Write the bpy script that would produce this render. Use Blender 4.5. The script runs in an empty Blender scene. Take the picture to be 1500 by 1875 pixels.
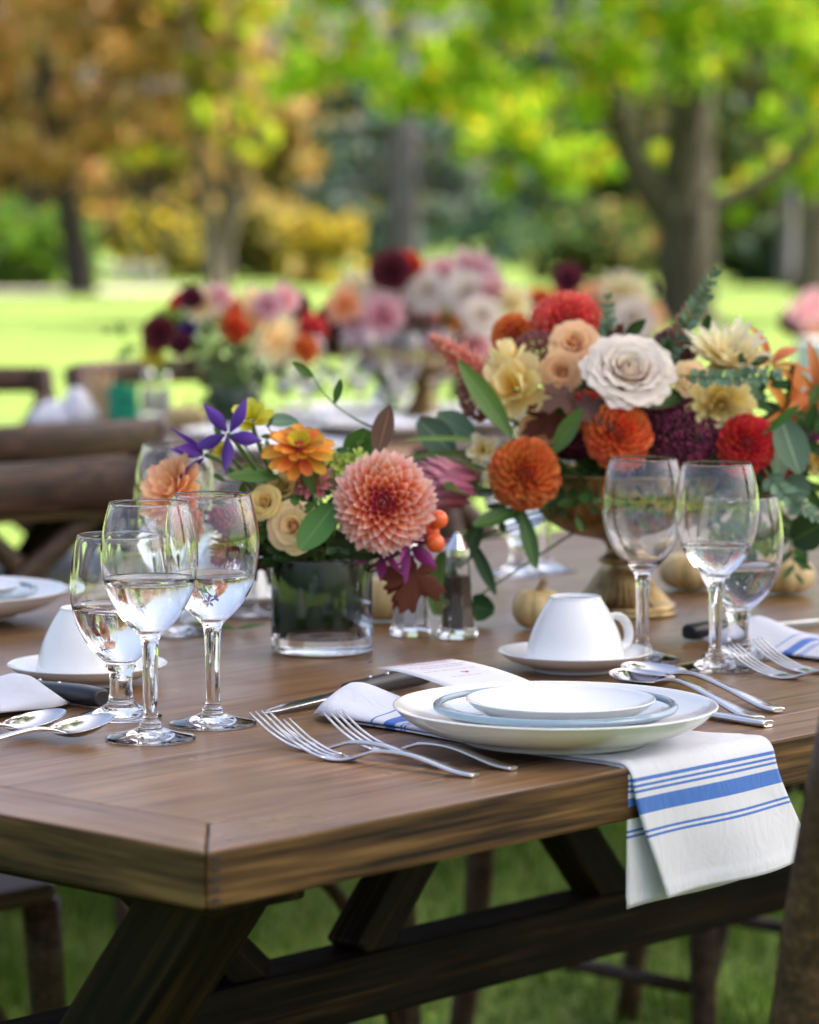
import bpy, bmesh, math, random
import numpy as np
from mathutils import Vector, Matrix, Quaternion
R = math.radians
rnd = random.Random(7)
sc = bpy.context.scene
col = sc.collection

# ------------------------------------------------------------------ camera
CAM_Z, PITCH, FPX = 1.17, R(5.17), 6100.0
cam = bpy.data.cameras.new('camera')
cam.sensor_fit = 'VERTICAL'; cam.sensor_height = 36.0
cam.lens = FPX / 1875 * 36.0
cam.clip_start = 0.05; cam.clip_end = 2000
cam.dof.use_dof = True
cam.dof.focus_distance = 2.66
cam.dof.aperture_fstop = 5.9
camo = bpy.data.objects.new('camera', cam); col.objects.link(camo)
camo.location = (0, 0, CAM_Z); camo.rotation_euler = (R(90) - PITCH, 0, 0)
sc.camera = camo
# ------------------------------------------------------------------ sky, sun, exposure
SUN_EL, SUN_AZ = R(56), R(84)          # azimuth clockwise from +Y (high, to the right and a little ahead)
w = bpy.data.worlds.new('World'); sc.world = w; w.use_nodes = True
nt = w.node_tree
sky = nt.nodes.new('ShaderNodeTexSky'); sky.sky_type = 'NISHITA'; sky.sun_disc = False
sky.sun_elevation = SUN_EL; sky.sun_rotation = SUN_AZ
sky.air_density = 0.7; sky.dust_density = 7.0; sky.ozone_density = 0.3
nt.links.new(sky.outputs[0], nt.nodes['Background'].inputs[0])
nt.nodes['Background'].inputs[1].default_value = 0.15
sun = bpy.data.lights.new('sun', 'SUN'); sun.energy = 4.4; sun.angle = R(0.6); sun.color = (1, .95, .86)
suno = bpy.data.objects.new('sun', sun); col.objects.link(suno)
sdir = Vector((math.sin(SUN_AZ) * math.cos(SUN_EL), math.cos(SUN_AZ) * math.cos(SUN_EL), math.sin(SUN_EL)))
suno.rotation_euler = sdir.to_track_quat('Z', 'Y').to_euler(); suno.location = sdir * 60
sc.view_settings.view_transform = 'Standard'; sc.view_settings.look = 'None'
sc.view_settings.gamma = 1.0; sc.view_settings.exposure = 1.65
sc.render.engine = 'CYCLES'
sc.cycles.max_bounces = 14; sc.cycles.transmission_bounces = 14; sc.cycles.glossy_bounces = 6
sc.cycles.diffuse_bounces = 4; sc.cycles.sample_clamp_indirect = 6.0
sc.cycles.use_denoising = True

# ------------------------------------------------------------------ helpers
def ray(px, py):
    x = (px - 750) / FPX; v = (py - 937.5) / FPX
    return Vector((x, math.cos(PITCH) - v * math.sin(PITCH), -math.sin(PITCH) - v * math.cos(PITCH)))
def on(px, py, z=0.76):                       # point of a horizontal plane at height z
    d = ray(px, py); t = (z - CAM_Z) / d.z
    return Vector((0, 0, CAM_Z)) + d * t
def at(px, py, D):                            # point at depth D
    d = ray(px, py); return Vector((0, 0, CAM_Z)) + d * (D / d.y)
TA = R(47.5); T0 = Vector((-0.1307, 2.11, 0))
TM = Matrix.Translation(T0) @ Matrix.Rotation(TA, 4, 'Z')
def TP(s, t, z=0.76): return TM @ Vector((s, t, z))

def mesh(name, verts, faces, mats, uv=None, smooth=True, mi=None):
    me = bpy.data.meshes.new(name)
    me.from_pydata([tuple(v) for v in verts], [], [tuple(f) for f in faces])
    for m in (mats if isinstance(mats, (list, tuple)) else [mats]): me.materials.append(m)
    if uv is not None:
        l = me.uv_layers.new(name='UVMap')
        idx = np.empty(len(me.loops), dtype=np.int32); me.loops.foreach_get('vertex_index', idx)
        l.data.foreach_set('uv', np.asarray(uv, dtype=np.float32)[idx].ravel())
    if smooth: me.polygons.foreach_set('use_smooth', [True] * len(me.polygons))
    if mi is not None: me.polygons.foreach_set('material_index', mi)
    me.update(); return me
def ob(name, me, parent=None, M=None, kind=None, label=None):
    o = bpy.data.objects.new(name, me); col.objects.link(o)
    if M is not None: o.matrix_local = M if isinstance(M, Matrix) else Matrix.Translation(M)
    if parent is not None: o.parent = parent
    if kind: o['kind'] = kind
    if label: o['label'] = label
    return o
def tag(o, label, cat, group=None):
    o['label'] = label; o['category'] = cat
    if group: o['group'] = group
    return o
def thing(name, label, cat, M=None, group=None):
    o = ob(name, None, None, M); o.empty_display_size = .05
    return tag(o, label, cat, group)
def dup(root, M, label=None, group=None):
    r = root.copy(); col.objects.link(r); r.matrix_local = M
    if label: r['label'] = label
    if group: r['group'] = group
    for ch in list(root.children):
        c = ch.copy(); col.objects.link(c); c.parent = r
        for g in ch.children:
            d = g.copy(); col.objects.link(d); d.parent = c
    return r
class MB:
    def __init__(s): s.v = []; s.f = []
    def add(s, v, f):
        b = len(s.v); s.v += [tuple(x) for x in v]; s.f += [tuple(i + b for i in q) for q in f]; return s
def lathe(prof, n=48, closed=True):
    v, f = [], []; rows = []
    for r, z in prof:
        if r < 1e-6: rows.append([len(v)]); v.append((0, 0, z))
        else:
            rows.append(list(range(len(v), len(v) + n)))
            v += [(r * math.cos(2 * math.pi * i / n), r * math.sin(2 * math.pi * i / n), z) for i in range(n)]
    for a, b in zip(rows, rows[1:]):
        for i in range(n):
            j = (i + 1) % n
            if len(a) == 1 and len(b) == 1: continue
            if len(a) == 1: f.append((a[0], b[j], b[i]))
            elif len(b) == 1: f.append((a[i], a[j], b[0]))
            else: f.append((a[i], a[j], b[j], b[i]))
    return v, f
def smoothprof(p, k=3):
    p = [Vector((a, b)) for a, b in p]; out = []
    for i in range(len(p) - 1):
        p0 = p[max(i - 1, 0)]; p1 = p[i]; p2 = p[i + 1]; p3 = p[min(i + 2, len(p) - 1)]
        for j in range(k):
            t = j / k
            q = .5 * ((2 * p1) + (p2 - p0) * t + (2 * p0 - 5 * p1 + 4 * p2 - p3) * t * t + (3 * p1 - p0 - 3 * p2 + p3) * t ** 3)
            out.append((max(q.x, 0), q.y))
    out.append(tuple(p[-1])); return out
def tube(pts, rad, n=8, cap=True, flat=1.0, nor=None):
    pts = [Vector(p) for p in pts]; v, f = [], []
    if not isinstance(rad, (list, tuple)): rad = [rad] * len(pts)
    up = Vector(nor) if nor is not None else None
    for i, p in enumerate(pts):
        d = (pts[min(i + 1, len(pts) - 1)] - pts[max(i - 1, 0)]).normalized()
        if up is None:
            up = d.orthogonal().normalized()
        up = (up - d * up.dot(d)); up = up.normalized() if up.length > 1e-6 else d.orthogonal().normalized()
        sd = d.cross(up)
        v += [p + (sd * math.cos(2 * math.pi * k / n) + up * math.sin(2 * math.pi * k / n) * flat) * rad[i] for k in range(n)]
    for i in range(len(pts) - 1):
        for k in range(n):
            j = (k + 1) % n
            f.append((i * n + k, i * n + j, (i + 1) * n + j, (i + 1) * n + k))
    if cap:
        f.append(tuple(range(n - 1, -1, -1))); b = (len(pts) - 1) * n; f.append(tuple(range(b, b + n)))
    return v, f
def bez(p, k=12):
    p = [Vector(q) for q in p]; out = []
    for i in range(k + 1):
        t = i / k; q = p[:]
        while len(q) > 1: q = [a.lerp(b, t) for a, b in zip(q, q[1:])]
        out.append(q[0])
    return out
def boxmesh(name, sx, sy, sz, mat, bev=.003, seg=2):     # centred box
    bm = bmesh.new(); bmesh.ops.create_cube(bm, size=1)
    for vv in bm.verts: vv.co = Vector((vv.co.x * sx, vv.co.y * sy, vv.co.z * sz))
    if bev: bmesh.ops.bevel(bm, geom=bm.edges[:], offset=bev, segments=seg, profile=.5, affect='EDGES')
    me = bpy.data.meshes.new(name); bm.to_mesh(me); bm.free(); me.materials.append(mat); return me
def basis(x, y, z, loc):
    M = Matrix.Identity(4)
    for i, a in enumerate((x, y, z)):
        for k in range(3): M[k][i] = a[k]
    M.translation = loc; return M
def beam(name, p0, p1, wd, h, mat, parent, up=(0, 0, 1), bev=.004):
    p0, p1 = Vector(p0), Vector(p1); x = (p1 - p0); L = x.length; x.normalize()
    y = Vector(up).cross(x).normalized(); z = x.cross(y)
    return ob(name, boxmesh(name, L, wd, h, mat, bev), parent, basis(x, y, z, (p0 + p1) / 2))
def facing(loc, ax, roll=0.0):
    ax = Vector(ax).normalized(); q = Vector((0, 0, 1)).rotation_difference(ax)
    return Matrix.Translation(loc) @ q.to_matrix().to_4x4() @ Matrix.Rotation(roll, 4, 'Z')

# ------------------------------------------------------------------ materials
def mat(name, base=(.8, .8, .8), rough=.5, metal=0, **kw):
    m = bpy.data.materials.new(name); m.use_nodes = True
    b = m.node_tree.nodes['Principled BSDF']
    b.inputs['Base Color'].default_value = (*base, 1); b.inputs['Roughness'].default_value = rough
    b.inputs['Metallic'].default_value = metal
    for k, v in kw.items(): b.inputs[k.replace('_', ' ')].default_value = v
    return m
def N(m, t, **kw):
    n = m.node_tree.nodes.new(t)
    for k, v in kw.items(): setattr(n, k, v)
    return n
def L(m, a, b): m.node_tree.links.new(a, b)
def ramp(m, fac, stops, interp='LINEAR'):
    r = N(m, 'ShaderNodeValToRGB'); e = r.color_ramp; e.interpolation = interp
    while len(e.elements) < len(stops): e.elements.new(.5)
    for el, (p, c) in zip(e.elements, stops):
        el.position = p; el.color = (*c, 1) if len(c) == 3 else c
    L(m, fac, r.inputs[0]); return r.outputs[0]
def bumpin(m, h, strength, dist=.002):
    b = N(m, 'ShaderNodeBump'); b.inputs['Strength'].default_value = strength; b.inputs['Distance'].default_value = dist
    L(m, h, b.inputs['Height']); L(m, b.outputs[0], m.node_tree.nodes['Principled BSDF'].inputs['Normal'])
def wood(name, stops, rough=(.34, .52), scale=1.0, bump=.25, spec=.5):
    m = mat(name, rough=.45, Specular_IOR_Level=spec); bs = m.node_tree.nodes['Principled BSDF']
    tc = N(m, 'ShaderNodeTexCoord'); oi = N(m, 'ShaderNodeObjectInfo')
    ad = N(m, 'ShaderNodeVectorMath', operation='ADD'); L(m, tc.outputs['Object'], ad.inputs[0])
    ml = N(m, 'ShaderNodeMath', operation='MULTIPLY'); ml.inputs[1].default_value = 17; L(m, oi.outputs['Random'], ml.inputs[0]); L(m, ml.outputs[0], ad.inputs[1])
    mp = N(m, 'ShaderNodeMapping'); mp.inputs['Scale'].default_value = (3.2 * scale, 60 * scale, 60 * scale); L(m, ad.outputs[0], mp.inputs[0])
    n1 = N(m, 'ShaderNodeTexNoise'); n1.inputs['Scale'].default_value = 1; n1.inputs['Detail'].default_value = 8; n1.inputs['Roughness'].default_value = .62; n1.inputs['Distortion'].default_value = .6
    L(m, mp.outputs[0], n1.inputs['Vector'])
    mp2 = N(m, 'ShaderNodeMapping'); mp2.inputs['Scale'].default_value = (7 * scale, 190 * scale, 190 * scale); L(m, ad.outputs[0], mp2.inputs[0])
    n2 = N(m, 'ShaderNodeTexNoise'); n2.inputs['Scale'].default_value = 1; n2.inputs['Detail'].default_value = 4; L(m, mp2.outputs[0], n2.inputs['Vector'])
    mx = N(m, 'ShaderNodeMix'); mx.inputs[0].default_value = .48; L(m, n1.outputs[0], mx.inputs[2]); L(m, n2.outputs[0], mx.inputs[3])
    L(m, ramp(m, mx.outputs[0], stops), bs.inputs['Base Color'])
    n3 = N(m, 'ShaderNodeTexNoise'); n3.inputs['Scale'].default_value = 7; n3.inputs['Detail'].default_value = 5; L(m, ad.outputs[0], n3.inputs['Vector'])
    mr = N(m, 'ShaderNodeMapRange'); mr.inputs[3].default_value = rough[0]; mr.inputs[4].default_value = rough[1]
    mr.inputs[1].default_value = .3; mr.inputs[2].default_value = .7
    L(m, n3.outputs[0], mr.inputs[0]); L(m, mr.outputs[0], bs.inputs['Roughness'])
    bumpin(m, n2.outputs[0], bump, .0008)
    return m
M_wood = wood('table wood', [(.40, (.009, .004, .0012)), (.47, (.050, .024, .008)), (.54, (.090, .046, .015)), (.62, (.175, .098, .034))], (.5, .65), 1.0, .5, .25)
M_woodtop = wood('table top wood', [(.37, (.075, .032, .011)), (.45, (.165, .080, .030)), (.53, (.215, .112, .045)), (.64, (.30, .175, .082))], (.25, .42), .9, .25, .42)
M_wooddark = wood('shade darkened stained wood', [(.42, (.003, .0016, .0008)), (.52, (.010, .005, .0018)), (.58, (.024, .012, .0045)), (.64, (.050, .028, .011))], (.6, .8), .8, .6, .15)  # stain colour deepened to stand in for the shade under the tabletop
M_chair = wood('chair wood', [(.36, (.018, .008, .005)), (.5, (.058, .028, .016)), (.66, (.125, .066, .040))], (.42, .56), 1.0, .2, .35)
M_joint = mat('dark joint', (.02, .012, .008), .8)
M_china = mat('white china', (.83, .83, .82), .12, Coat_Weight=.3, Coat_Roughness=.05)
M_glass = mat('clear glass', (1, 1, 1), 0.0, Transmission_Weight=1.0, IOR=1.48)
M_gplate = mat('blue tinted glass', (.93, .97, .975), 0.02, Transmission_Weight=1.0, IOR=1.5)
M_water = mat('water', (1, 1, 1), 0.0, Transmission_Weight=1.0, IOR=1.33)
M_steel = mat('stainless steel', (.72, .70, .69), .16, 1.0)
M_black = mat('black handle', (.014, .015, .019), .32)
M_chrome = mat('shaker cap', (.75, .75, .76), .15, 1.0)
def pepper():
    m = mat('ground pepper', (.1, .07, .05), .9); tc = N(m, 'ShaderNodeTexCoord'); n = N(m, 'ShaderNodeTexNoise'); n.inputs['Scale'].default_value = 900
    L(m, tc.outputs['Object'], n.inputs['Vector']); L(m, ramp(m, n.outputs[0], [(.35, (.02, .014, .01)), (.6, (.14, .10, .07))]), m.node_tree.nodes['Principled BSDF'].inputs['Base Color']); return m
M_pepper = pepper(); M_salt = mat('salt', (.8, .8, .8), .9)
M_card = mat('card', (.70, .69, .71), .8, Specular_IOR_Level=.2); M_ink = mat('rose ink', (.50, .19, .24), .8); M_ink2 = mat('red ink', (.6, .06, .12), .7)
def gold():
    m = mat('aged brass', (.42, .29, .12), .34, .9); tc = N(m, 'ShaderNodeTexCoord'); n = N(m, 'ShaderNodeTexNoise'); n.inputs['Scale'].default_value = 40; n.inputs['Detail'].default_value = 6
    L(m, tc.outputs['Object'], n.inputs['Vector']); L(m, ramp(m, n.outputs[0], [(.3, (.13, .085, .035)), (.55, (.40, .28, .12)), (.75, (.58, .43, .20))]), m.node_tree.nodes['Principled BSDF'].inputs['Base Color']); return m
M_gold = gold()
def cloth(name='napkin linen', bands=()):
    m = mat(name, (.70, .71, .78), .9, Sheen_Weight=.2); bs = m.node_tree.nodes['Principled BSDF']
    uvn = N(m, 'ShaderNodeUVMap'); sp = N(m, 'ShaderNodeSeparateXYZ'); L(m, uvn.outputs[0], sp.inputs[0])
    stops = [(0, (.70, .71, .78))]; blue = (.055, .17, .56); e = 0
    for a, b in bands:
        stops += [(a / .5, blue), (b / .5, (.70, .71, .78))]
    ml = N(m, 'ShaderNodeMath', operation='MULTIPLY'); ml.inputs[1].default_value = 2.0; L(m, sp.outputs[1], ml.inputs[0])
    c = ramp(m, ml.outputs[0], stops, 'CONSTANT')
    wv = N(m, 'ShaderNodeTexNoise'); wv.inputs['Scale'].default_value = 1600; wv.inputs['Detail'].default_value = 2; L(m, uvn.outputs[0], wv.inputs['Vector'])
    mx = N(m, 'ShaderNodeMix', data_type='RGBA', blend_type='MULTIPLY'); mx.inputs[0].default_value = .35
    L(m, c, mx.inputs[6]); L(m, ramp(m, wv.outputs[0], [(.3, (.75, .75, .75)), (.7, (1, 1, 1))]), mx.inputs[7]); L(m, mx.outputs[2], bs.inputs['Base Color'])
    w2 = N(m, 'ShaderNodeTexNoise'); w2.inputs['Scale'].default_value = 22; w2.inputs['Detail'].default_value = 3; w2.inputs['Distortion'].default_value = 1.2; L(m, uvn.outputs[0], w2.inputs['Vector'])
    ad = N(m, 'ShaderNodeMath', operation='MULTIPLY_ADD'); ad.inputs[1].default_value = .10; L(m, wv.outputs[0], ad.inputs[0]); L(m, w2.outputs[0], ad.inputs[2])
    bumpin(m, ad.outputs[0], .45, .005); return m
def pumpk():
    m = mat('pale pumpkin skin', (.62, .45, .19), .55); tc = N(m, 'ShaderNodeTexCoord'); n = N(m, 'ShaderNodeTexNoise'); n.inputs['Scale'].default_value = 35; n.inputs['Detail'].default_value = 5
    L(m, tc.outputs['Object'], n.inputs['Vector']); L(m, ramp(m, n.outputs[0], [(.3, (.50, .35, .13)), (.55, (.64, .49, .22)), (.75, (.70, .58, .33))]), m.node_tree.nodes['Principled BSDF'].inputs['Base Color']); return m
M_pump = pumpk(); M_pstem = mat('pumpkin stem', (.30, .20, .08), .8)
def petalm(name, base, mid, tip, var=.10, transl=.25, rough=.55):
    m = mat(name, rough=rough); t = m.node_tree; bs = t.nodes['Principled BSDF']; out = t.nodes['Material Output']
    uvn = N(m, 'ShaderNodeUVMap'); sp = N(m, 'ShaderNodeSeparateXYZ'); L(m, uvn.outputs[0], sp.inputs[0])
    nz = N(m, 'ShaderNodeTexNoise'); nz.inputs['Scale'].default_value = 5; L(m, uvn.outputs[0], nz.inputs['Vector'])
    ma = N(m, 'ShaderNodeMath', operation='MULTIPLY_ADD'); ma.inputs[1].default_value = .25; L(m, nz.outputs[0], ma.inputs[0])
    sb = N(m, 'ShaderNodeMath', operation='SUBTRACT'); sb.inputs[1].default_value = .125; L(m, sp.outputs[1], sb.inputs[0]); L(m, sb.outputs[0], ma.inputs[2])
    c = ramp(m, ma.outputs[0], [(0.05, base), (.42, mid), (.9, tip)])
    oi = N(m, 'ShaderNodeObjectInfo'); hs = N(m, 'ShaderNodeHueSaturation')
    mr = N(m, 'ShaderNodeMapRange'); mr.inputs[3].default_value = 1 - var * 1.6; mr.inputs[4].default_value = 1 + var * 1.2; L(m, oi.outputs['Random'], mr.inputs[0]); L(m, mr.outputs[0], hs.inputs['Value'])
    mr2 = N(m, 'ShaderNodeMapRange'); mr2.inputs[3].default_value = .5 - var * .12; mr2.inputs[4].default_value = .5 + var * .12
    fr = N(m, 'ShaderNodeMath', operation='FRACT'); m7 = N(m, 'ShaderNodeMath', operation='MULTIPLY'); m7.inputs[1].default_value = 7.3; L(m, oi.outputs['Random'], m7.inputs[0]); L(m, m7.outputs[0], fr.inputs[0])
    L(m, fr.outputs[0], mr2.inputs[0]); L(m, mr2.outputs[0], hs.inputs['Hue']); L(m, c, hs.inputs['Color'])
    # fine veins along the petal
    mp = N(m, 'ShaderNodeMapping'); mp.inputs['Scale'].default_value = (22, 1.2, 1); L(m, uvn.outputs[0], mp.inputs[0])
    vn = N(m, 'ShaderNodeTexNoise'); vn.inputs['Scale'].default_value = 1; vn.inputs['Detail'].default_value = 3; L(m, mp.outputs[0], vn.inputs['Vector'])
    mx = N(m, 'ShaderNodeMix', data_type='RGBA', blend_type='MULTIPLY'); mx.inputs[0].default_value = .35
    L(m, hs.outputs[0], mx.inputs[6]); L(m, ramp(m, vn.outputs[0], [(.3, (.72, .72, .72)), (.65, (1, 1, 1))]), mx.inputs[7])
    L(m, mx.outputs[2], bs.inputs['Base Color'])
    if transl:
        tr = N(m, 'ShaderNodeBsdfTranslucent'); L(m, mx.outputs[2], tr.inputs[0]); ms = N(m, 'ShaderNodeMixShader'); ms.inputs[0].default_value = transl
        L(m, bs.outputs[0], ms.inputs[1]); L(m, tr.outputs[0], ms.inputs[2]); L(m, ms.outputs[0], out.inputs[0])
    return m
P_hero = petalm('coral dahlia petal', (.82, .10, .04), (.98, .34, .14), (.98, .70, .63), transl=.34)
P_heroc = petalm('crimson dahlia heart', (.40, .015, .03), (.72, .08, .09), (.92, .46, .44))
P_peach = petalm('peach dahlia petal', (.95, .48, .07), (.96, .46, .16), (.97, .60, .36), transl=.32)
P_orange = petalm('orange dahlia petal', (.45, .055, .012), (.80, .17, .03), (.90, .29, .075))
P_orred = petalm('orange red dahlia petal', (.48, .03, .012), (.84, .11, .025), (.92, .24, .07))
P_red = petalm('red dahlia petal', (.30, .006, .012), (.70, .022, .028), (.80, .06, .05))
P_coral = petalm('coral red dahlia petal', (.50, .02, .025), (.84, .075, .06), (.92, .19, .14))
P_cream = petalm('cream dahlia petal', (.95, .66, .14), (.97, .83, .44), (.98, .91, .68), transl=.3)
P_creamy = petalm('pale yellow dahlia petal', (.95, .60, .10), (.97, .76, .28), (.98, .85, .46), transl=.3)
P_white = petalm('blush white rose petal', (.93, .52, .32), (.95, .76, .60), (.96, .85, .74), transl=.3)
P_rose = petalm('apricot rose petal', (.95, .44, .08), (.97, .60, .20), (.98, .74, .38), transl=.3)
P_roseY = petalm('yellow rose petal', (.90, .52, .07), (.92, .64, .15), (.94, .74, .30), transl=.3)
P_rosep = petalm('peach rose petal', (.95, .32, .07), (.97, .45, .15), (.98, .63, .34), transl=.3)
P_zin = petalm('orange zinnia petal', (.60, .12, .006), (.78, .22, .012), (.84, .34, .03), .22)
P_ziny = petalm('zinnia yellow floret', (.55, .38, .01), (.72, .55, .02), (.78, .58, .05))
P_purple = petalm('violet clematis petal', (.06, .012, .18), (.09, .022, .29), (.17, .06, .38))
P_mag = petalm('magenta petal', (.16, .008, .11), (.30, .02, .20), (.42, .06, .30))
P_yel = petalm('yellow petal', (.62, .52, .02), (.76, .68, .05), (.80, .74, .12))
P_pink = petalm('pink dahlia petal', (.72, .25, .10), (.82, .24, .26), (.85, .42, .44))
P_protea = petalm('protea bract', (.42, .09, .14), (.56, .13, .22), (.66, .28, .34))
P_celo = petalm('celosia plume', (.62, .12, .10), (.80, .28, .20), (.86, .45, .34))
P_crim = petalm('crimson plume', (.25, .01, .04), (.48, .03, .10), (.60, .10, .18))
P_lily = petalm('orange lily petal', (.45, .09, .015), (.70, .20, .03), (.76, .28, .06))
P_lime = petalm('lime floret', (.24, .36, .03), (.40, .56, .06), (.52, .66, .15))
P_bpink = petalm('dusty pink petal', (.60, .12, .18), (.84, .36, .42), (.92, .66, .66))
M_berry = mat('orange berry', (.80, .12, .015), .3, Coat_Weight=.3)
M_sedum = petalm('burgundy floret', (.06, .004, .012), (.12, .01, .022), (.20, .02, .04), .3, 0)
M_dusk = petalm('dusky rose floret', (.12, .02, .025), (.22, .045, .05), (.32, .09, .08), .3, 0)
def leafm(name, c1, c2, transl=.2, rough=.4):
    m = petalm(name, c1, c2, c2, .22, transl, rough); t = m.node_tree; bs = t.nodes['Principled BSDF']
    src = bs.inputs['Base Color'].links[0].from_socket
    uvn = N(m, 'ShaderNodeUVMap'); sp = N(m, 'ShaderNodeSeparateXYZ'); L(m, uvn.outputs[0], sp.inputs[0])
    a = N(m, 'ShaderNodeMath', operation='SUBTRACT'); a.inputs[1].default_value = .5; L(m, sp.outputs[0], a.inputs[0])
    b = N(m, 'ShaderNodeMath', operation='ABSOLUTE'); L(m, a.outputs[0], b.inputs[0])
    # side veins: stripes of (v - |u|)
    c = N(m, 'ShaderNodeMath', operation='MULTIPLY_ADD'); c.inputs[1].default_value = -.55; L(m, b.outputs[0], c.inputs[0]); L(m, sp.outputs[1], c.inputs[2])
    d = N(m, 'ShaderNodeMath', operation='MULTIPLY'); d.inputs[1].default_value = 70; L(m, c.outputs[0], d.inputs[0])
    e = N(m, 'ShaderNodeMath', operation='SINE'); L(m, d.outputs[0], e.inputs[0])
    mr = N(m, 'ShaderNodeMapRange'); mr.inputs[1].default_value = .86; mr.inputs[2].default_value = 1; mr.inputs[4].default_value = .35; L(m, e.outputs[0], mr.inputs[0])
    mi = N(m, 'ShaderNodeMapRange'); mi.inputs[1].default_value = .012; mi.inputs[2].default_value = .04; mi.inputs[3].default_value = .8; mi.inputs[4].default_value = 0; L(m, b.outputs[0], mi.inputs[0])
    mxx = N(m, 'ShaderNodeMath', operation='MAXIMUM'); L(m, mr.outputs[0], mxx.inputs[0]); L(m, mi.outputs[0], mxx.inputs[1])
    mx = N(m, 'ShaderNodeMix', data_type='RGBA'); L(m, mxx.outputs[0], mx.inputs[0]); L(m, src, mx.inputs[6]); mx.inputs[7].default_value = (min(1, c2[0] * 2.2 + .02), min(1, c2[1] * 1.8 + .02), c2[2] * 1.8, 1)
    L(m, mx.outputs[2], bs.inputs['Base Color']); bumpin(m, mxx.outputs[0], .5, .0006); bs.inputs['Specular IOR Level'].default_value = .3
    return m
G_dark = leafm('dark green leaf', (.022, .06, .014), (.035, .09, .02))
G_mid = leafm('green leaf', (.05, .125, .022), (.07, .16, .03))
G_light = leafm('light green leaf', (.12, .24, .04), (.16, .30, .06))
G_euc = leafm('eucalyptus leaf', (.10, .19, .11), (.15, .25, .15), .15, .5)
G_burg = leafm('burgundy leaf', (.028, .003, .004), (.055, .007, .007), .12, .7)
G_plum = leafm('plum leaf', (.030, .011, .013), (.050, .020, .020), .12, .65)
G_tan = leafm('tan leaf', (.30, .20, .10), (.26, .15, .10))
G_stem = mat('green stem', (.08, .15, .03), .5); G_stemd = mat('brown stem', (.10, .06, .03), .6)
def liner():
    m = mat('wrapped ti leaf', (.02, .06, .018), .6); tc = N(m, 'ShaderNodeTexCoord'); mp = N(m, 'ShaderNodeMapping'); mp.inputs['Scale'].default_value = (130, 130, 6)
    n = N(m, 'ShaderNodeTexNoise'); n.inputs['Scale'].default_value = 1; L(m, tc.outputs['Object'], mp.inputs[0]); L(m, mp.outputs[0], n.inputs['Vector'])
    L(m, ramp(m, n.outputs[0], [(.3, (.006, .040, .006)), (.7, (.013, .072, .011))]), m.node_tree.nodes['Principled BSDF'].inputs['Base Color']); return m
M_liner = liner()
def foliage(name, c, transl=.4):
    m = mat(name, c, .7, Specular_IOR_Level=.2); t = m.node_tree; tr = N(m, 'ShaderNodeBsdfTranslucent'); tr.inputs[0].default_value = (min(c[0] * 1.5, .9), min(c[1] * 1.5, .9), c[2], 1)
    ms = N(m, 'ShaderNodeMixShader'); ms.inputs[0].default_value = transl
    L(m, t.nodes['Principled BSDF'].outputs[0], ms.inputs[1]); L(m, tr.outputs[0], ms.inputs[2]); L(m, ms.outputs[0], t.nodes['Material Output'].inputs[0]); return m
def bark(name, a, b):
    m = mat(name, a, .9); tc = N(m, 'ShaderNodeTexCoord'); mp = N(m, 'ShaderNodeMapping'); mp.inputs['Scale'].default_value = (14, 14, 2.5); n = N(m, 'ShaderNodeTexNoise'); n.inputs['Scale'].default_value = 1; n.inputs['Detail'].default_value = 6
    L(m, tc.outputs['Object'], mp.inputs[0]); L(m, mp.outputs[0], n.inputs['Vector']); L(m, ramp(m, n.outputs[0], [(.35, a), (.65, b)]), m.node_tree.nodes['Principled BSDF'].inputs['Base Color']); bumpin(m, n.outputs[0], .8, .03); return m
B_dark = bark('dark bark', (.016, .012, .010), (.05, .038, .03)); B_grey = bark('grey bark', (.065, .058, .072), (.135, .12, .15)); B_tan = bark('tan bark', (.07, .052, .042), (.15, .12, .095))

# ------------------------------------------------------------------ ground
def lawnm():
    m = mat('lawn', (.1, .2, .03), .9); tc = N(m, 'ShaderNodeTexCoord'); bs = m.node_tree.nodes['Principled BSDF']
    n = N(m, 'ShaderNodeTexNoise'); n.inputs['Scale'].default_value = .9; n.inputs['Detail'].default_value = 9; n.inputs['Roughness'].default_value = .75
    L(m, tc.outputs['Object'], n.inputs['Vector'])
    L(m, ramp(m, n.outputs[0], [(.36, (.055, .10, .009)), (.5, (.125, .205, .018)), (.66, (.21, .30, .03))]), bs.inputs['Base Color'])
    n2 = N(m, 'ShaderNodeTexNoise'); n2.inputs['Scale'].default_value = 90; n2.inputs['Detail'].default_value = 4; L(m, tc.outputs['Object'], n2.inputs['Vector']); bumpin(m, n2.outputs[0], .8, .03); return m
S = 400; g = 40
gv = [((i / g - .5) * 2 * S, (j / g - .5) * 2 * S, 0) for j in range(g + 1) for i in range(g + 1)]
gf = [(j * (g + 1) + i, j * (g + 1) + i + 1, (j + 1) * (g + 1) + i + 1, (j + 1) * (g + 1) + i) for j in range(g) for i in range(g)]
ob('lawn', mesh('lawn', gv, gf, lawnm()), kind='structure')
M_path = mat('pale gravel path', (.28, .26, .20), .95)
pv = [(-40, 44, .006), (-4.9, 45.5, .006), (-3.2, 48, .006), (-3.2, 50.5, .006), (-40, 51, .006)]
ob('path', mesh('path', pv, [(0, 1, 2, 3, 4)], M_path), kind='structure')
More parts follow.
